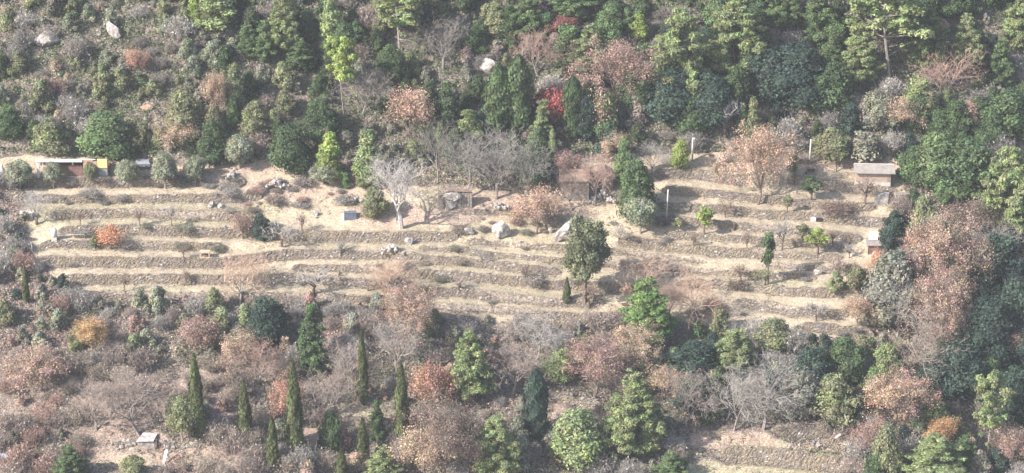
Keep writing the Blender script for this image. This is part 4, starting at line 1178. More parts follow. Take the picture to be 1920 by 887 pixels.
# ---------------------------------------------------------------- trees one by one (kind, u, top, foot, width, colour, label)
T = '''
olive|38|300|356|52|S|leftmost round olive tree of the row, beside the white bundle
olive|100|303|354|38|S|round olive tree in front of the open left half of the white shed
olive|171|306|351|28|OG|narrow olive tree in front of the yellow panel shed end
olive|240|298|351|46|S|round olive tree just right of the white shed
olive|310|287|354|52|S|tallest round olive tree of the row
olive|367|291|349|44|S|last round olive tree on the right of the row
olive|607|305|346|56|S|pale grey green bushy olive below the bright green tree
olive|449|255|316|60|S|grey green round tree above the earth path
smallautumn|207|424|470|44|OR|small bright orange tree on the left terraces
shrub|178|440|464|36|DG|dark green ball shrub left of the small orange tree
oak|489|400|449|44|B|dark round evergreen bush beside a reddish one
smallautumn|456|402|448|36|PK|reddish bush left of the dark round one
smallbare|528|412|463|62|GY|small grey leafless tree with a leaning trunk, right of the dark round bush
smallbare|322|383|424|26|GY|thin leafless tree on the green terrace
smallbare|345|464|487|26|BR|tiny leafless tree left of the crate frame
bare|68|362|420|60|WH|whitish leafless bushy tree above the grey cabinet
smallbare|588|500|554|70|GY|low grey leafless tree at the edge of the middle terraces
bare|450|472|575|100|PE|pale pinkish leafless tree on the lower left terraces
whitebare|753|290|428|150|WH|big white leafless tree with a leaning trunk
column|620|243|338|54|Y|bright green dense tree, left of the two above the storage box
column|690|240|343|64|L|broad bright green tree, right of the two above the storage box
bigshrub|648|324|352|26|G|small dark green bush between the two bright green trees
bigshrub|684|326|352|44|L|bright green bush at the foot of the broad bright tree
oak|704|350|408|52|OG|yellowish green bush left of the white leafless tree
autumn|1005|360|438|78|PE|peach coloured round bush right of the pale boulder
crowned|1096|406|562|84|DO|large dark round tree standing alone on the middle terraces
smallbare|1104|535|578|50|BR|small leafless tree under the large dark round tree
cypress|1063|520|572|14|CY|tiny dark cypress-like tree left of the bare one on the middle terraces
oak|1192|298|405|84|DG|dark evergreen tree right of the gabled stone hut
column|1170|255|350|46|G|green tree rising behind the dark evergreen and the gabled hut
olive|1200|366|438|66|S|grey green dome-shaped bush below the dark evergreen
bare|1116|300|386|74|PK|brownish leafless tree in front of the gabled stone hut
bare|1075|322|395|60|BR|leafless tree leaning in front of the square stone hut
autumn|1062|290|345|60|PK|brownish half-leafless tree over the square hut roof
bare|930|250|372|140|GD|large grey leafless tree above the tumbled stones
bare|985|262|368|110|GD|grey leafless tree left of the square stone hut
bare|880|262|368|100|GD|grey leafless tree above the ruined wall
oak|1000|268|345|66|G|green ivy-like evergreen behind the grey leafless trees
bigautumn|1420|252|384|106|PE|big peach coloured tree on the upper right terraces
oak|1277|262|318|36|Y|yellow green shrub at the topmost right terrace
young|1320|384|438|34|Y|small yellow green tree with dark trunk, between pole and right terraces
young|1271|408|440|22|OG|tiny dull green tree right of the leaning pole
young|1532|428|482|40|Y|small bright yellow tree on the right terraces
young|1505|417|450|26|OG|dull green small tree left of the bright yellow one
young|1440|430|534|30|DG|tall slender dark green tree on the right terraces
smallbare|1432|505|535|40|OG|greyish green thin bush at the foot of the slender dark tree
smallbare|1466|402|468|40|GY|leafless twin-stemmed tree above the slender dark one
young|1520|330|378|40|DG|dark green small tree below the wheelbarrow
young|1476|367|400|20|OG|little dull tree right of the peach coloured one
young|1488|283|348|30|OG|thin dull green tree right of the peach coloured crown
smallbare|1622|340|390|56|BR|dark leafless tree in front of the plastered shed
smallbare|1570|480|520|36|MV|thin leafless tree left of the little shack
smallbare|1340|296|326|32|BR|low leafless tree left of the peach coloured crown
smallbare|1568|284|322|26|BR|small leafless tree above the wheelbarrow terrace
bare|1652|480|514|34|MV|leafless shrub left of the little shack
autumn|1648|470|522|34|OR|small orange tree in front of the little shack
twigbush|1565|372|400|66|BR|dark bramble clump on the wall in front of the plastered shed
smallbare|1388|500|536|46|BR|bare forked branches sticking out of the brush pile
smallbare|1530|560|602|44|GY|small fallen leafless tree on the lowest right terraces
bigshrub|1605|500|540|60|OG|green bush at the right end of the terraces below the shack
bigshrub|1566|520|556|44|OG|small grey green bush left of the one below the shack
pine|1220|518|652|124|BG|bright green pine at the lower edge of the terraces
bigautumn|768|545|642|100|PB|pale russet tree below the middle terraces
bare|738|488|566|90|PE|pale pinkish leafless tree above the russet one
bare|1195|478|560|100|PE|pale pink leafless tree above the bright pine
bare|1300|515|606|96|PE|pale pink leafless tree right of the bright pine
bare|1262|530|600|60|PK|thin pinkish leafless tree close behind the bright pine
autumn|1608|568|622|50|PE|peach coloured small tree at the lower right end of the terraces
oak|1450|598|655|80|OG|grey green round bush below the right terraces
pine|1385|618|700|100|L|light green low pine below the right terraces
oak|1300|640|700|110|B|dark evergreen right below the bright pine
bigautumn|1200|612|690|92|TN|light brown round tree below the bright pine
bigautumn|1115|648|745|120|PK|wide mauve brown tree left of the light green big pine
oak|1050|655|712|70|L|small bright green bush above the wide mauve tree
autumn|1245|690|750|60|TN|tan autumn bush right of the big light pine top
bare|1430|678|806|140|GY|wide grey leafless tree above the pale earth path
bare|1375|684|808|110|GY|grey leafless tree left of the widest grey one
bare|1290|700|806|100|MV|purplish leafless tree above the left end of the earth path
oak|1305|700|770|90|B|dark evergreen bush behind the purplish leafless tree
pine|1190|690|860|132|L|big light green pine with drooping tiers at the bottom
oak|1082|768|876|110|L|wide yellowish green tree left of the big light pine
pine|1262|845|905|92|G|green pine top at the bottom right of the big light pine
pine|890|610|755|104|L|light green pine with flat tiers above the brown tree
pine|937|775|905|110|L|pale green pine at the bottom left of the broad cypress
pine|718|835|920|90|L|pale green pine top at the bottom between the cypresses
autumn|808|686|772|76|RU|russet tree between the two cypresses above the brown one
bigautumn|832|766|905|128|BR|big brown bushy tree at the bottom middle
autumn|796|800|900|90|TN|tan autumn tree in front of the big brown one
broadcypress|1005|690|826|42|B|broad dark cypress with its trunk showing
cypress|50|500|570|13|CY|thin cypress at the left edge of the terraces
cypress|370|660|826|30|CY|tall dark cypress beside a round green bush at lower left
cypress|461|710|832|25|CY|cypress second from the left in the lower wood
cypress|554|668|862|31|CY|tallest cypress, behind the little grey roofed hut
cypress|681|612|762|20|CY|slender cypress standing highest up the lower slope
cypress|512|776|880|22|CY|short cypress left of the tallest one, at the bottom
cypress|754|672|838|27|CY|cypress right of the middle, left of the russet tree
cypress|829|700|762|13|CY|very small cypress in front of the russet tree
cypress|681|780|872|22|CY|cypress above the pale pine top at the bottom
cypress|641|838|905|23|CY|cypress top cut by the bottom edge
olive|342|738|828|66|OG|round green bush leaning on the leftmost tall cypress
fir|586|570|700|66|DG|dark pointed fir above the tallest cypress
fir|708|745|830|36|DG|small dark fir between two cypresses
oak|621|768|846|46|DG|dark green shrub right of the little grey roofed hut
oak|500|560|650|100|B|dark evergreen clump left of the pointed fir
column|460|570|640|36|L|yellowish green upright bush below the pinkish tree
pine|137|833|905|84|G|round green pine at the bottom left corner
oak|250|852|900|60|OG|dull green bush at the bottom right of the corner pine
autumn|172|600|662|66|OC|orange brown tree in the lower left scrub
autumn|75|660|735|90|PB|russet leafy tree at the lower left
autumn|370|602|668|80|PK|pinkish brown tree above the leftmost tall cypress
autumn|450|618|690|66|TN|tan brown tree left of the dark pointed fir
autumn|535|715|800|66|RU|russet tree touching the tallest cypress
bare|265|698|818|150|MV|wide purplish leafless tree behind the tarpaulin hut
bare|180|716|808|110|MV|purplish leafless tree left of the one behind the tarpaulin hut
bare|604|700|800|110|MV|mauve leafless tree between the tallest and the slender cypress
bare|655|650|735|80|MV|grey leafless tree beside the slender cypress
bare|480|640|720|100|PK|pinkish leafless tree above the second cypress
bare|745|600|700|100|GY|greyish leafless tree above the cypress right of the middle
bare|960|640|740|110|MV|mauve leafless tree left of the broad dark cypress
smallbare|605|760|812|40|BR|small dark trunked tree on the grass by the hut
bare|1010|600|680|110|GY|greyish leafless tree below the middle terraces
bigautumn|1685|712|812|122|PE|pink brown autumn tree in the lower right wood
autumn|1635|790|862|70|PK|rosy brown bush at the end of the bottom right wall
oak|1660|795|905|62|OG|yellowish green tree at the bottom right
oak|1640|848|910|70|DG|dark green tree cut by the bottom edge at the right
pine|1752|803|915|150|L|pale green wide pine at the bottom right
autumn|1768|786|850|60|OC|orange topped tree behind the pale wide pine
tallpine|1853|714|870|76|L|tall pine with long bare trunk at the lower right
oak|1900|690|800|90|B|dark evergreen at the lower right edge
autumn|1900|800|880|70|PK|rosy brown bush at the bottom right corner
oak|1790|640|740|120|B|dark blue green tree above the lower right pines
bigautumn|1772|418|560|124|PB|large peach brown oak right of the shack
autumn|1745|428|500|60|OR|orange edged small oak in front of the large peach brown one
bigautumn|1756|528|650|104|PB|peach brown tree below the large oak
oak|1668|474|610|110|GS|tall grey green tree below the little shack
bare|1680|520|640|130|GY|pale leafless tree rising through the grey green one
bare|1730|600|720|120|MV|mauve leafless tree in the lower right wood
oak|1728|364|470|64|OG|yellowish tree right of the stone doorway
oak|1745|400|490|90|GS|grey green bush below the yellowish tree on the right
pine|1888|280|450|140|L|large pale green pine at the right edge
oak|1755|246|352|110|G|big leafy evergreen above the stone doorway
oak|1815|262|375|120|DG|dark big evergreen left of the large pale pine
oak|1712|275|350|70|DG|dark bush right of the plastered shed
oak|1870|440|560|110|B|dark evergreen below the large pale pine
oak|1905|520|640|110|B|very dark evergreen at the right edge
oak|1850|560|680|110|B|dark blue green evergreen right of the peach brown trees
autumn|1822|380|450|90|BR|brown bush between the evergreen and the pale pine
bare|1850|420|520|110|GY|grey leafless tree below the large pale pine
autumn|1900|620|680|80|PK|rosy bush at the right edge
oak|1580|630|720|90|DG|dark bush below the lowest right terrace
oak|1520|650|740|100|B|dark blue green bush near the rock ledge
oak|1660|640|720|60|L|light green bush right of the rock ledge
oak|1500|690|780|90|GS|grey green bush below the rock ledge, left
oak|1560|700|790|100|OG|dull green bush below the rock ledge
oak|1640|690|760|60|G|bright upright bush below the rock ledge, right
column|1655|675|760|34|L|slim light green tree left of the pink brown one
autumn|1530|650|720|40|TN|narrow tan tree left of the rock ledge
tallpine|646|80|222|66|Y|yellow green slender pine with a bare lower trunk
tallpine|752|-20|112|110|L|spreading pine with a bare trunk at the top middle
pine|532|-20|105|90|L|yellowish green pine at the top, left of the middle
pine|500|40|120|70|G|green pine in front of the yellowish one at the top
column|620|-10|85|48|L|tall green column tree at the top, left of the middle
pine|562|66|135|64|G|small green pine below the two top ones
column|404|-30|55|90|L|cluster-like green tree at the top left
column|366|-30|45|34|Y|yellowish narrow tree at the top left
pine|470|50|112|60|G|green pine left of the top yellowish one
autumn|410|142|232|46|PE|pale brown withered tree on the left slope
column|440|118|212|46|OG|dull green upright tree beside the withered one
oak|346|168|262|84|OG|large olive green tree above the tallest olive
autumn|337|226|286|58|TN|light tan autumn tree above the tallest olive
oak|200|212|290|104|G|large green evergreen above the white shed
oak|95|222|290|70|OG|greenish bush above the left end of the white shed
oak|18|198|262|66|DG|dark green bush at the left edge
oak|400|225|305|66|D|dark green tree above the last olive
oak|545|235|322|80|D|dark green tree above the earth path
column|512|203|262|22|L|thin light green tree above the dark ones
oak|480|190|260|70|OG|dull green tree above the grey green round one
oak|600|190|262|80|D|dark tree behind the bright green tree
autumn|772|172|268|84|PE|orange pink tree standing out in the upper wood
column|826|224|282|24|L|narrow bright green tree right of the orange pink one
column|880|204|272|54|L|bright green bushy tree above the grey leafless ones
column|838|150|250|50|D|dark tree right of the orange pink one
broadcypress|935|120|250|48|DG|dark upright tree, left of the dark pair above the grey trees
broadcypress|972|105|250|50|DG|dark upright tree, right of the dark pair above the grey trees
broadcypress|1074|145|262|40|D|dark upright tree right of the red one
broadcypress|1100|170|262|44|B|dark bluish upright tree beside the orange tan one
smallautumn|1038|164|250|54|RD2|dark red leaved tree in the upper wood
fir|1016|188|274|46|L|light green cone shaped tree in front of the red one
column|1036|238|312|22|L|thin bright tree below the light green cone
smallautumn|1120|183|270|42|TN|golden tan narrow tree right of the red one
bigautumn|1150|92|212|126|PK|wide pinkish brown tree with a visible trunk
oak|1190|120|210|70|D|dark tree right of the pinkish brown one
autumn|1152|250|300|50|TN|gold brown bush behind the gabled hut
pine|1103|48|142|92|L|rounded light green pine above the pinkish brown tree
column|1198|26|80|40|Y|vivid yellow green bush among the top pines
column|1176|12|70|28|G|thin green tree left of the vivid yellow green bush
pine|990|-20|80|84|G|green pine at the top middle
pine|1075|-50|42|110|G|dark green pine cut by the top edge
autumn|1052|28|66|64|RD|dull red shrub patch near the top middle
pine|1265|22|200|150|L|broad light green pine with flat tiers, upper right of the middle
pine|1378|-20|150|150|L|broad light green pine right of the broad tiered one
oak|1260|130|230|110|B|dark blue green tree under the broad tiered pine
oak|1330|140|235|120|B|dark blue green tree under the two broad pines
oak|1300|178|256|64|DG|rounded green tree at the edge above the poles
smallbare|1362|182|262|56|WH|white stemmed leafless tree above the poles
column|1411|178|262|34|OG|upright dull green tree right of the white stemmed one
column|1392|192|256|24|G|small upright tree beside the dull green one
oak|1440|90|190|110|B|dark evergreen right of the broad pines
pine|1535|-30|90|100|G|green pine at the top right
column|1545|18|85|34|L|bright narrow tree in front of the top right pine
pine|1612|45|165|100|L|layered pale green pine at the upper right
tallpine|1665|-20|155|150|L|large pine with a visible trunk at the upper right
pine|1742|20|140|100|G|dull green pine right of the one with a visible trunk
pine|1810|26|140|92|L|light green pine right of the round tan rock
pine|1872|74|168|72|G|compact green pine near the upper right edge
pine|1905|-20|100|90|L|pale pine at the top right corner
pine|1470|-40|60|90|G|green pine at the top between the right pines
oak|1490|88|190|130|B|very dark evergreen above the scrub strip
oak|1560|120|220|100|D|dark green evergreen below the layered pine
bare|1772|105|215|120|PK|pinkish leafless tree below the light green pines
column|1773|160|218|24|L|slim light green tree within the pinkish one
autumn|1686|188|252|66|TN|pale tan oak above the dark big evergreens
autumn|1817|192|248|44|PE|orange pink small tree at the right
oak|1720|148|216|70|L|light green bush left of the pinkish leafless tree
oak|1640|170|240|80|GS|grey green bush left of the pale tan oak
oak|1890|170|260|110|DG|dark green tree at the right edge under the compact pine
oak|1560|240|300|80|OG|green bush right of the second pole
shrub|1620|248|300|100|GS|wide grey green shrub above the plastered shed
bare|1010|60|150|100|PK|pinkish grey leafless tree below the top middle pine
bare|830|40|130|120|PU|purplish leafless tree right of the spreading pine
bare|680|130|215|120|PU|purplish leafless tree right of the slender yellow pine
autumn|255|92|140|44|RU|dull red shrub on the left slope
autumn|100|148|190|40|PK|dull reddish shrub on the far left slope
smallbare|1360|372|408|30|BR|thin leafless sapling right of the trunk of the peach coloured tree
smallbare|1400|440|478|26|BR|dark leafless sapling left of the slender dark green tree
smallbare|1562|430|462|28|BR|leafless sapling right of the small bright yellow tree
smallbare|1592|452|484|24|GY|greyish leafless sapling left of the little shack
smallbare|1300|440|474|28|BR|leafless sapling below the leaning pole, right side
smallbare|1498|492|526|24|GY|leafless sapling below the small bright yellow tree
smallbare|1262|486|520|30|MV|leafless sapling above the bright pine top
smallbare|262|392|424|24|BR|leafless sapling above the small orange tree
smallbare|150|396|424|20|BR|leafless sapling above the white water tank
smallbare|430|380|412|24|GY|leafless sapling above the reddish bush
smallbare|566|408|440|30|BR|leafless sapling left of the storage box on the lower edge
smallbare|640|448|484|30|GY|leafless sapling below the storage box
smallbare|690|512|546|34|MV|leafless sapling between the stumps and the pale russet tree
smallbare|350|505|536|24|BR|leafless sapling below the crate frame
smallbare|236|520|556|22|BR|leafless sapling on the second lowest left terrace
smallbare|905|460|498|28|GY|leafless sapling below the rounded boulder
smallbare|985|500|534|26|BR|leafless sapling left of the large dark round tree
smallbare|860|520|556|34|MV|leafless sapling right of the pale russet tree
smallbare|1160|420|458|34|GY|leafless sapling between the large round tree and the dome-shaped bush
bare|820|235|345|70|GD|tall grey leafless tree behind the ruined wall
bare|1215|268|330|70|GY|grey leafless tree behind the dark evergreen by the huts
column|930|0|70|50|OG|dull green tree left of the top middle pine
'''
HAND = []
for ln in T.strip().split('\n'):
    kd, u, vt, vb, w, c, lab = ln.split('|')
    u, vt, vb, w = float(u), float(vt), float(vb), float(w)
    if vb > 905: vb = 905.0
    plant(kd, u, vt, vb, w, c, lab)
    HAND.append((u, vt, vb, w))

# ---------------------------------------------------------------- filler trees and shrubs of the woods, each its own thing
ZONES = [  # name phrase, u0,u1,v0,v1, kinds with weights (kind, colour, weight, w range, h/w)
 ('on the slope above the white open shed', 0, 420, -40, 290, [('shrub','GS',7),('shrub','OG',6),('twigbush','PU',3),('twigbush','GY',3),('bigshrub','S',4),('bigshrub','OG',3),('bigshrub','G',2),('shrub','TN',1.5),('shrub','D',3)]),
 ('in the wood above the two bright green trees', 420, 830, -60, 310, [('bigshrub','D',5),('shrub','GS',5),('twigbush','PU',3),('oak','DG',2.5),('bigshrub','OG',4),('twigbush','MV',1.5),('column','G',1),('shrub','B',3),('column','L',.7)]),
 ('in the wood above the grey leafless trees and stone huts', 830, 1220, -60, 330, [('bigshrub','D',5),('shrub','GS',4),('twigbush','PU',3),('oak','DG',3),('twigbush','GY',1.5),('bigshrub','B',2),('shrub','OG',2),('bigshrub','MV',1.5),('shrub','L',.8)]),
 ('in the pine wood above the right terraces', 1220, 1700, -60, 262, [('bigshrub','D',4),('oak','DG',2),('bigshrub','B',4),('twigbush','GY',3),('shrub','GS',3),('pine','G',1),('twigbush','PU',3),('shrub','L',.8)]),
 ('in the scrub strip right above the upper right terraces', 1200, 1700, 262, 300, [('shrub','GS',4),('twigbush','GY',5),('twigbush','MV',3),('shrub','OG',2)]),
 ('in the wood at the upper right edge', 1700, 1950, -60, 400, [('bigshrub','D',3),('oak','DG',3),('pine','G',1),('shrub','GS',3),('twigbush','GY',3),('bigshrub','B',3)]),
 ('in the shaded wood right of the terraces', 1640, 1950, 400, 905, [('bigshrub','B',5),('oak','DG',3),('twigbush','GY',3),('twigbush','MV',3),('bigshrub','GS',3),('bigshrub','PK',1.4),('oak','B',2),('shrub','OG',2)]),
 ('in the scrub at the left end of the terraces', -20, 130, 330, 600, [('shrub','GS',4),('twigbush','GY',5),('twigbush','PK',2),('shrub','S',2),('shrub','B',2)]),
 ('in the grey green scrub under the left terraces', 0, 440, 560, 690, [('shrub','S',6),('shrub','GS',6),('twigbush','GY',3),('shrub','PK',1.5),('bigshrub','OG',2),('twigbush','MV',2)]),
 ('in the scrub under the middle terraces', 440, 1200, 575, 700, [('twigbush','MV',4),('shrub','GS',4),('twigbush','GY',4),('shrub','PK',2),('bigshrub','OG',2),('shrub','TN',1)]),
 ('in the scrub under the right terraces', 1200, 1640, 615, 800, [('bigshrub','B',4),('shrub','GS',5),('shrub','DG',3),('twigbush','GY',4),('twigbush','MV',2),('bigshrub','OG',3),('shrub','S',3)]),
 ('on the brown slope around the tarpaulin hut', 0, 520, 690, 905, [('twigbush','MV',5),('twigbush','TW',5),('twigbush','PK',3),('shrub','GS',1.3),('shrub','PK',1)]),
 ('among the cypresses at the bottom', 520, 1000, 700, 905, [('twigbush','MV',5),('twigbush','TW',4),('shrub','PK',2.5),('bigshrub','GS',2),('shrub','TN',1.5),('twigbush','GY',3)]),
 ('around the big light green pine at the bottom', 1000, 1640, 760, 905, [('twigbush','GY',4),('shrub','GS',3),('twigbush','MV',3),('bigshrub','OG',2),('shrub','PK',1)]),
]
CW = dict(GS='grey green', OG='dull olive green', PU='purplish grey', GY='grey', S='silvery green', G='green', TN='tan', D='dark green', DG='deep green', MV='mauve brown', B='dark bluish green', L='light green', PK='pinkish brown', TW='brownish grey', Y='yellow green')
KW = dict(shrub='leafy shrub', bigshrub='leafy bush', twigbush='leafless bush', oak='evergreen tree', column='upright evergreen tree', pine='small pine')
LM = [(130,315,'the white open shed'),(50,405,'the grey metal cabinet'),(102,440,'the water tank'),(92,72,'the broad left outcrop'),(214,52,'the cracked white outcrop'),(346,215,'the large olive green tree'),
 (337,255,'the light tan autumn tree'),(410,190,'the withered pale tree'),(448,290,'the grey green round tree'),(620,290,'the bright green dense tree'),(690,290,'the broad bright tree'),(646,150,'the slender yellow pine'),
 (772,220,'the orange pink tree'),(752,60,'the spreading pine'),(922,125,'the flat white rock'),(955,180,'the dark upright pair'),(1030,215,'the red leaved tree'),(1150,150,'the wide pinkish brown tree'),
 (1118,220,'the golden tan tree'),(1103,95,'the rounded pine'),(1198,50,'the vivid yellow green bush'),(1265,110,'the broad tiered pine'),(1378,70,'the second broad pine'),(1298,280,'the bracketed pole'),
 (1362,220,'the white stemmed tree'),(1518,285,'the pole near the grey roof'),(1535,50,'the top right green pine'),(1612,100,'the layered pine'),(1665,80,'the large right pine'),(1770,45,'the round tan rock'),
 (1686,220,'the pale tan oak'),(1772,150,'the pinkish leafless tree'),(1817,220,'the orange pink small tree'),(1640,335,'the grey roofed shed'),(1755,300,'the big leafy evergreen'),(1888,350,'the pale right edge pine'),
 (1702,375,'the stone doorway'),(1640,465,'the little shack'),(1772,480,'the large peach brown oak'),(1756,590,'the lower peach brown tree'),(1668,540,'the tall grey green tree'),(1685,760,'the pink brown tree'),
 (1853,780,'the long trunked pine'),(1752,850,'the wide pale pine'),(1600,685,'the rock ledge'),(1430,740,'the wide grey leafless tree'),(1385,660,'the low light pine'),(1220,590,'the bright pine'),(1190,780,'the big light pine'),
 (1082,820,'the wide yellowish tree'),(1115,700,'the wide mauve tree'),(1005,760,'the broad dark cypress'),(1578,805,'the twisted dead trunk'),(890,680,'the flat tiered pine'),(822,820,'the big brown tree'),(937,840,'the pale bottom pine'),
 (768,600,'the pale russet tree'),(681,690,'the slender high cypress'),(754,760,'the middle cypress'),(681,830,'the small low cypress'),(586,630,'the pointed fir'),(554,760,'the tallest cypress'),(461,770,'the second cypress'),(512,830,'the short cypress'),
 (370,735,'the leftmost tall cypress'),(342,790,'the round green bush'),(272,826,'the tarpaulin hut'),(137,860,'the corner pine'),(172,630,'the orange brown tree'),(75,700,'the russet leafy tree'),(50,535,'the thin edge cypress'),
 (500,605,'the dark evergreen clump'),(370,635,'the pinkish brown tree'),(8,851,'the blue tarpaulin'),(1010,620,'the lowest middle terraces'),(195,255,'the large left evergreen'),(255,115,'the dull red shrub'),(1450,625,'the grey green round bush')]
def place_words(u, v, h):
    vc = v - h / 2
    a = sorted(LM, key=lambda m_: (m_[0] - u) ** 2 + (1.3 * (m_[1] - vc)) ** 2)[0]
    dx, dy = u - a[0], vc - a[1]; dd = math.hypot(dx, dy)
    if abs(dx) > 1.6 * abs(dy): w = 'right of' if dx > 0 else 'left of'
    elif abs(dy) > 1.6 * abs(dx): w = 'below' if dy > 0 else 'above'
    else: w = ('below and ' if dy > 0 else 'above and ') + ('right of' if dx > 0 else 'left of')
    how = 'close ' if dd < 38 else ('' if dd < 75 else 'further ')
    return how + w + ' ' + a[2]
SEEN = {}
fr = random.Random(21)
placed = []
count = {}
def open_px(u, v):
    if 800 < v < 850 and 1290 < u < 1560: return True
    if 850 <= v and 1290 < u < 1600: return True
    if 838 < v < 880 and 170 < u < 430: return True
    if 745 < v < 800 and 1020 < u < 1140: return True
    if 752 < v < 795 and 630 < u < 750: return True
    if 318 < v < 336 and 380 < u < 600: return True
    if 296 < v < 345 and u < 215: return True
    return ftop(u) - 2 < v < fbot(u) + 6
tries = 0
LIM = {'shrub': 290, 'bigshrub': 270, 'twigbush': 292, 'oak': 45, 'column': 16, 'pine': 12}
kc = {}
while tries < 14000:
    tries += 1
    u = fr.uniform(-20, 1940); v = fr.uniform(-25, 903)
    if open_px(u, v): continue
    z = next((z for z in ZONES if z[1] <= u < z[2] and z[3] <= v < z[4]), None)
    if z is None: continue
    ws = z[5]; r = fr.uniform(0, sum(a[2] for a in ws))
    for kd, c, wt in ws:
        r -= wt
        if r <= 0: break
    if kc.get(kd, 0) >= LIM[kd]: continue
    dmin = {'shrub': 21, 'bigshrub': 27, 'twigbush': 21, 'oak': 34, 'column': 34, 'pine': 46}[kd]
    if any(abs(u - a) < dmin and (u - a) ** 2 + ((v - b_) * 1.5) ** 2 < dmin ** 2 for a, b_ in placed): continue
    # keep clear of the feet and lower crowns of the trees placed by hand
    if any(abs(u - a) < w_ * 0.33 and b0 - (b0 - t0) * 0.45 < v - 6 < b0 + 16 for a, t0, b0, w_ in HAND): continue
    if 210 < u < 300 and 800 < v < 850: continue
    if any(abs(u - a) < 42 and b0 - 8 < v < b0 + 48 for a, b0 in ((92, 84), (216, 70), (185, 66), (274, 206), (921, 138), (1770, 54))): continue
    placed.append((u, v)); kc[kd] = kc.get(kd, 0) + 1
    w = {'shrub': fr.choice([fr.uniform(16, 30), fr.uniform(28, 56)]), 'bigshrub': fr.uniform(28, 62), 'twigbush': fr.uniform(24, 60), 'oak': fr.uniform(46, 76), 'column': fr.uniform(20, 34), 'pine': fr.uniform(50, 74)}[kd]
    h = w * {'shrub': fr.uniform(.55, .9), 'bigshrub': fr.uniform(.7, 1.1), 'twigbush': fr.uniform(.6, .95), 'oak': fr.uniform(.9, 1.2), 'column': fr.uniform(1.8, 2.6), 'pine': fr.uniform(1.2, 1.5)}[kd]
    for (a, b_, cc, d_) in ((1560, 1720, 290, 352),):    # low plants in front of buildings
        if a < u < b_ and cc < v < d_: h *= .4
    lab = '%s %s %s' % (CW[c], KW[kd], place_words(u, v, h))
    if lab in SEEN:
        for ad in (('small' if w < SEEN[lab] else 'bigger'), 'low' if h / w < .75 else 'tall', 'slim' if h > w else 'broad', 'another'):
            if ad != 'another' and ad + ' ' + lab not in SEEN: lab = ad + ' ' + lab; break
    SEEN.setdefault(lab, w)
    plant(kd, u, v - h, v, w, c, lab, group=CW[c] + ' ' + KW[kd].replace('bush', 'bushe') + 's of the hillside', jitter=.25)
# bramble clumps along the walls and banks, loose stones between them
def uniq(lab, w):
    if lab in SEEN:
        for ad in (('small' if w < SEEN[lab] else 'bigger'), 'low', 'ragged', 'little', 'another'):
            if ad != 'another' and ad + ' ' + lab not in SEEN: lab = ad + ' ' + lab; break
    SEEN.setdefault(lab, w); return lab
BR = [(fr.uniform(120, 470), fr.uniform(342, 352), 'PU') for _ in range(16)] + [(fr.uniform(385, 740), fr.uniform(340, 402), fr.choice(['PK', 'TW', 'PU', 'GY'])) for _ in range(34)]
BR += [(fr.uniform(0, 350), fr.uniform(372, 384), 'GY') for _ in range(8)] + [(fr.uniform(860, 1050), fr.uniform(392, 442), fr.choice(['PK', 'TW'])) for _ in range(9)] + [(fr.uniform(1150, 1330), fr.uniform(395, 475), fr.choice(['PU', 'GY'])) for _ in range(8)]
BR += [(fr.uniform(700, 800), fr.uniform(490, 575), fr.choice(['PE', 'TW'])) for _ in range(9)] + [(fr.uniform(1160, 1400), fr.uniform(520, 605), fr.choice(['PE', 'TW', 'PK'])) for _ in range(14)] + [(fr.uniform(1420, 1640), fr.uniform(470, 640), fr.choice(['GY', 'GS', 'PU'])) for _ in range(10)]
BR += [(fr.uniform(1330, 1600), fr.uniform(288, 312), fr.choice(['GY', 'PK'])) for _ in range(10)] + [(fr.uniform(120, 1150), fr.choice([433, 462, 494, 526, 557]) + fr.uniform(0, 12), fr.choice(['PU', 'GS', 'TW'])) for _ in range(30)]
for u, v, c in BR:
    if 630 < u < 680 and v > 385: continue
    w = fr.uniform(14, 34) if fr.random() < .7 else fr.uniform(34, 60)
    plant('bramble', u, v - w * fr.uniform(.2, .36), v, w, c, uniq('%s bramble clump %s' % (CW.get(c, 'pale pinkish'), place_words(u, v, 8)), w), jitter=.25)
for i in range(24):
    u = fr.uniform(60, 1600); v = fr.uniform(350, 590)
    if v > fbot(u) or v < ftop(u) + 20: continue
    w = fr.uniform(5, 10)
    rock(u, v, w, fr.uniform(4, 7), uniq('loose pale stone ' + place_words(u, v, 4), w), fr.choice(['rock', 'rock_grey']), seed=100 + i, name='loose_stone', cat='stone', group='loose stones on the terraces')
print('fillers', kc, len(placed))

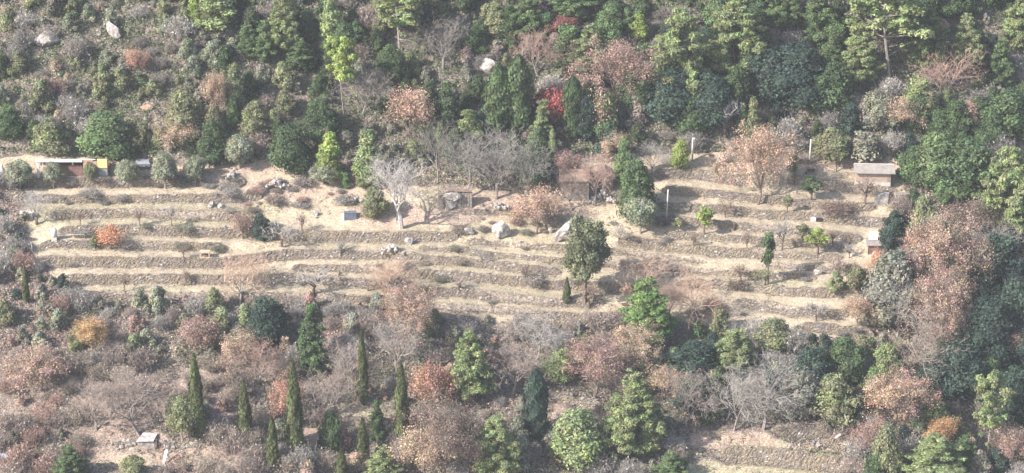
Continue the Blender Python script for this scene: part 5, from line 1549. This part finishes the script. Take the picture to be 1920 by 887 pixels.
# ---------------------------------------------------------------- ground cover nobody could count
def scatter(name, label, n, dens, size, lsize, k, palette, seed, flat=0.7, lift=0.6, mat='under'):
    """n low tufts of k leaves each; dens(u,v) gives the chance of keeping a tuft"""
    rng = np.random.RandomState(seed)
    X = rng.uniform(-86, 86, n); Y = rng.uniform(-50, 44, n); Z = hz(X, Y)
    U, Vv = project(X, Y, Z)
    keep = (rng.rand(n) < dens(U, Vv, X, Y)) & (U > -60) & (U < 1980) & (Vv > -60) & (Vv < 930)
    X, Y, Z = X[keep], Y[keep], Z[keep]; m = len(X)
    R = size * (0.5 + rng.rand(m) ** 2 * 1.5)
    kk = np.repeat(np.arange(m), k)
    d = unit(rng.normal(size=(m * k, 3))); d[:, 2] = np.abs(d[:, 2])
    off = d * (R[kk] * (0.4 + 0.6 * rng.rand(m * k)))[:, None]; off[:, 2] *= flat
    P = np.stack([X, Y, Z], -1)[kk] + off
    P[:, 2] = np.maximum(P[:, 2], hz(P[:, 0], P[:, 1]) + 0.03)
    Nn = unit(d + 0.5 * rng.normal(size=d.shape) + [0, 0, .3])
    V, F = leaves(P, Nn, lsize, rng, 1.2)
    pal = np.array([C_[c] if isinstance(c, str) else c for c in palette])
    pn = np.clip((fbm(X * .08 + seed, Y * .11, 3) + .5) * len(pal) * 1.0 + rng.normal(size=m) * 1.2, 0, len(pal) - 1).astype(int)
    c = pal[pn][kk] * (1 + .22 * rng.normal(size=(m, 1)))[kk] * (1 + .28 * rng.normal(size=(m * k, 1)))
    o = link(bpy.data.objects.new(name, mesh_np(name, V, F, 3, np.clip(rep3(c), 0.02, .9), False, M[mat])))
    tag(o, label, None, None, 'stuff'); print(name, m)
    return o
def d_forest(u, v, x, y):
    o = (v > ftop(u)) & (v < fbot(u))
    low = ((v > 800) & (v < 850) & (u > 1290) & (u < 1480)) | ((v > 690) & (u < 520) & (rng_mask(x, y) < .1)) | ((v > 855) & (u > 1270) & (u < 1560)) | ((v > 755) & (v < 795) & (u > 630) & (u < 750)) | ((v > 752) & (v < 795) & (u > 1015) & (u < 1135)) | ((v > 315) & (v < 334) & (u > 380) & (u < 600))
    return np.where(o, 0.0, np.where(low, 0.12, 1.0))
def rng_mask(x, y): return fbm(x * .15, y * .2, 3)
scatter('undergrowth', 'low tangled undergrowth covering the floor of the woods', 60000, lambda u, v, x, y: d_forest(u, v, x, y) * np.where(v < 300, 1, .0), .8, .15, 16, ['GS', 'OG', 'PU', 'OG', 'D', 'G', 'S', 'OG', 'D', 'GS'], 1)
scatter('undergrowth', 'brown and grey undergrowth covering the slope below the terraces', 60000, lambda u, v, x, y: d_forest(u, v, x, y) * np.where(v < 300, 0, 1.0), .65, .14, 14, ['PK', 'MV', 'TW', 'GS', 'GY', 'OG', 'TN', 'OG', 'GS'], 2)
def d_terr(u, v, x, y):
    o = (v > ftop(u) - 4) & (v < fbot(u) + 8)
    w = np.zeros(len(x))
    for k in range(len(WP)):
        yk, ww = wall_at(k, x); dd = y - yk
        w = np.maximum(w, np.where((dd > -0.9) & (dd < 0.3), ww, 0))
    return np.where(o, w * (0.35 + 1.2 * (fbm(x * .2, y * .1 + 4, 2) > 0.0)), 0) * .8
scatter('bramble_tufts', 'withered brambles and weeds along the foot and crest of the terrace walls', 90000, d_terr, .30, .075, 12, [(.30, .25, .17), 'TW', 'GS', 'PU', (.36, .3, .2), 'OG', 'TW'], 3)
def d_grass(u, v, x, y):
    o = (v > ftop(u) - 2) & (v < fbot(u) + 4)
    low = ((v > 820) & (u > 1270) & (u < 1620)) | ((v > 700) & (u < 520)) | ((v > 750) & (v < 800) & (u > 600) & (u < 1140))
    return np.where(o | low, 0.4, 0)
scatter('dry_grass', 'short dry straw coloured grass on the terraces', 110000, d_grass, .13, .06, 6, [(.46, .41, .32), (.38, .34, .26), (.54, .49, .40), (.31, .30, .20), (.42, .36, .30)], 4)

def d_bank(u, v, x, y):
    a = ((u > 380) & (u < 740) & (v > 328) & (v < 402) & ~((u < 560) & (v < 338))) | ((u > 860) & (u < 1110) & (v > 380) & (v < 402)) | ((u > 1150) & (u < 1330) & (v > 515) & (v < 606)) | ((u > 690) & (u < 830) & (v > 490) & (v < 600)) | ((u > 430) & (u < 520) & (v > 455) & (v < 560)) | ((u > 1130) & (u < 1240) & (v > 380) & (v < 470))
    return np.where(a, 0.55 * (rng_mask(x * 3, y * 3) > -.08), 0)
scatter('dry_brambles', 'dry pinkish brambles covering the earthy banks between the terraces', 60000, d_bank, .36, .08, 14, ['TW', 'PK', (.40, .33, .25), 'PE', 'PU', (.36, .30, .22)], 6)
def d_pink(u, v, x, y):
    a = ((u < 540) & (v > 680)) | ((u > 520) & (u < 1250) & (v > 600) & (v < 780)) | ((u > 1250) & (u < 1600) & (v > 800) & (v < 822))
    return np.where(a, 0.5 * (rng_mask(x * 2, y * 2) > -.1), 0)
scatter('dry_weeds', 'pale dry weeds and twigs on the brown slope below', 60000, d_pink, .30, .07, 12, ['TW', 'PK', (.44, .38, .33), 'MV', (.36, .30, .24), 'TN'], 7)

# ---------------------------------------------------------------- the air between the two sides of the valley
mz = bpy.data.materials.new('haze'); mz.use_nodes = True
nt = mz.node_tree
for n_ in list(nt.nodes):
    if n_.type == 'BSDF_PRINCIPLED': nt.nodes.remove(n_)
pv = nt.nodes.new('ShaderNodeVolumePrincipled')
pv.inputs['Color'].default_value = (0.84, 0.89, 0.97, 1)
pv.inputs['Density'].default_value = HAZE = 0.00012
pv.inputs['Anisotropy'].default_value = 0.0
nt.links.new(pv.outputs[0], nt.nodes['Material Output'].inputs['Volume'])
zlo = float(ZZ.min()) - 1.0; zhi = float(max(ZZ.max(), CAM[2])) + 14
hb = MB().box(-422, 422, -440, 332, zlo, zhi).build('haze', mz)
tag(hb, 'pale blue air haze across the valley', None, None, 'stuff')
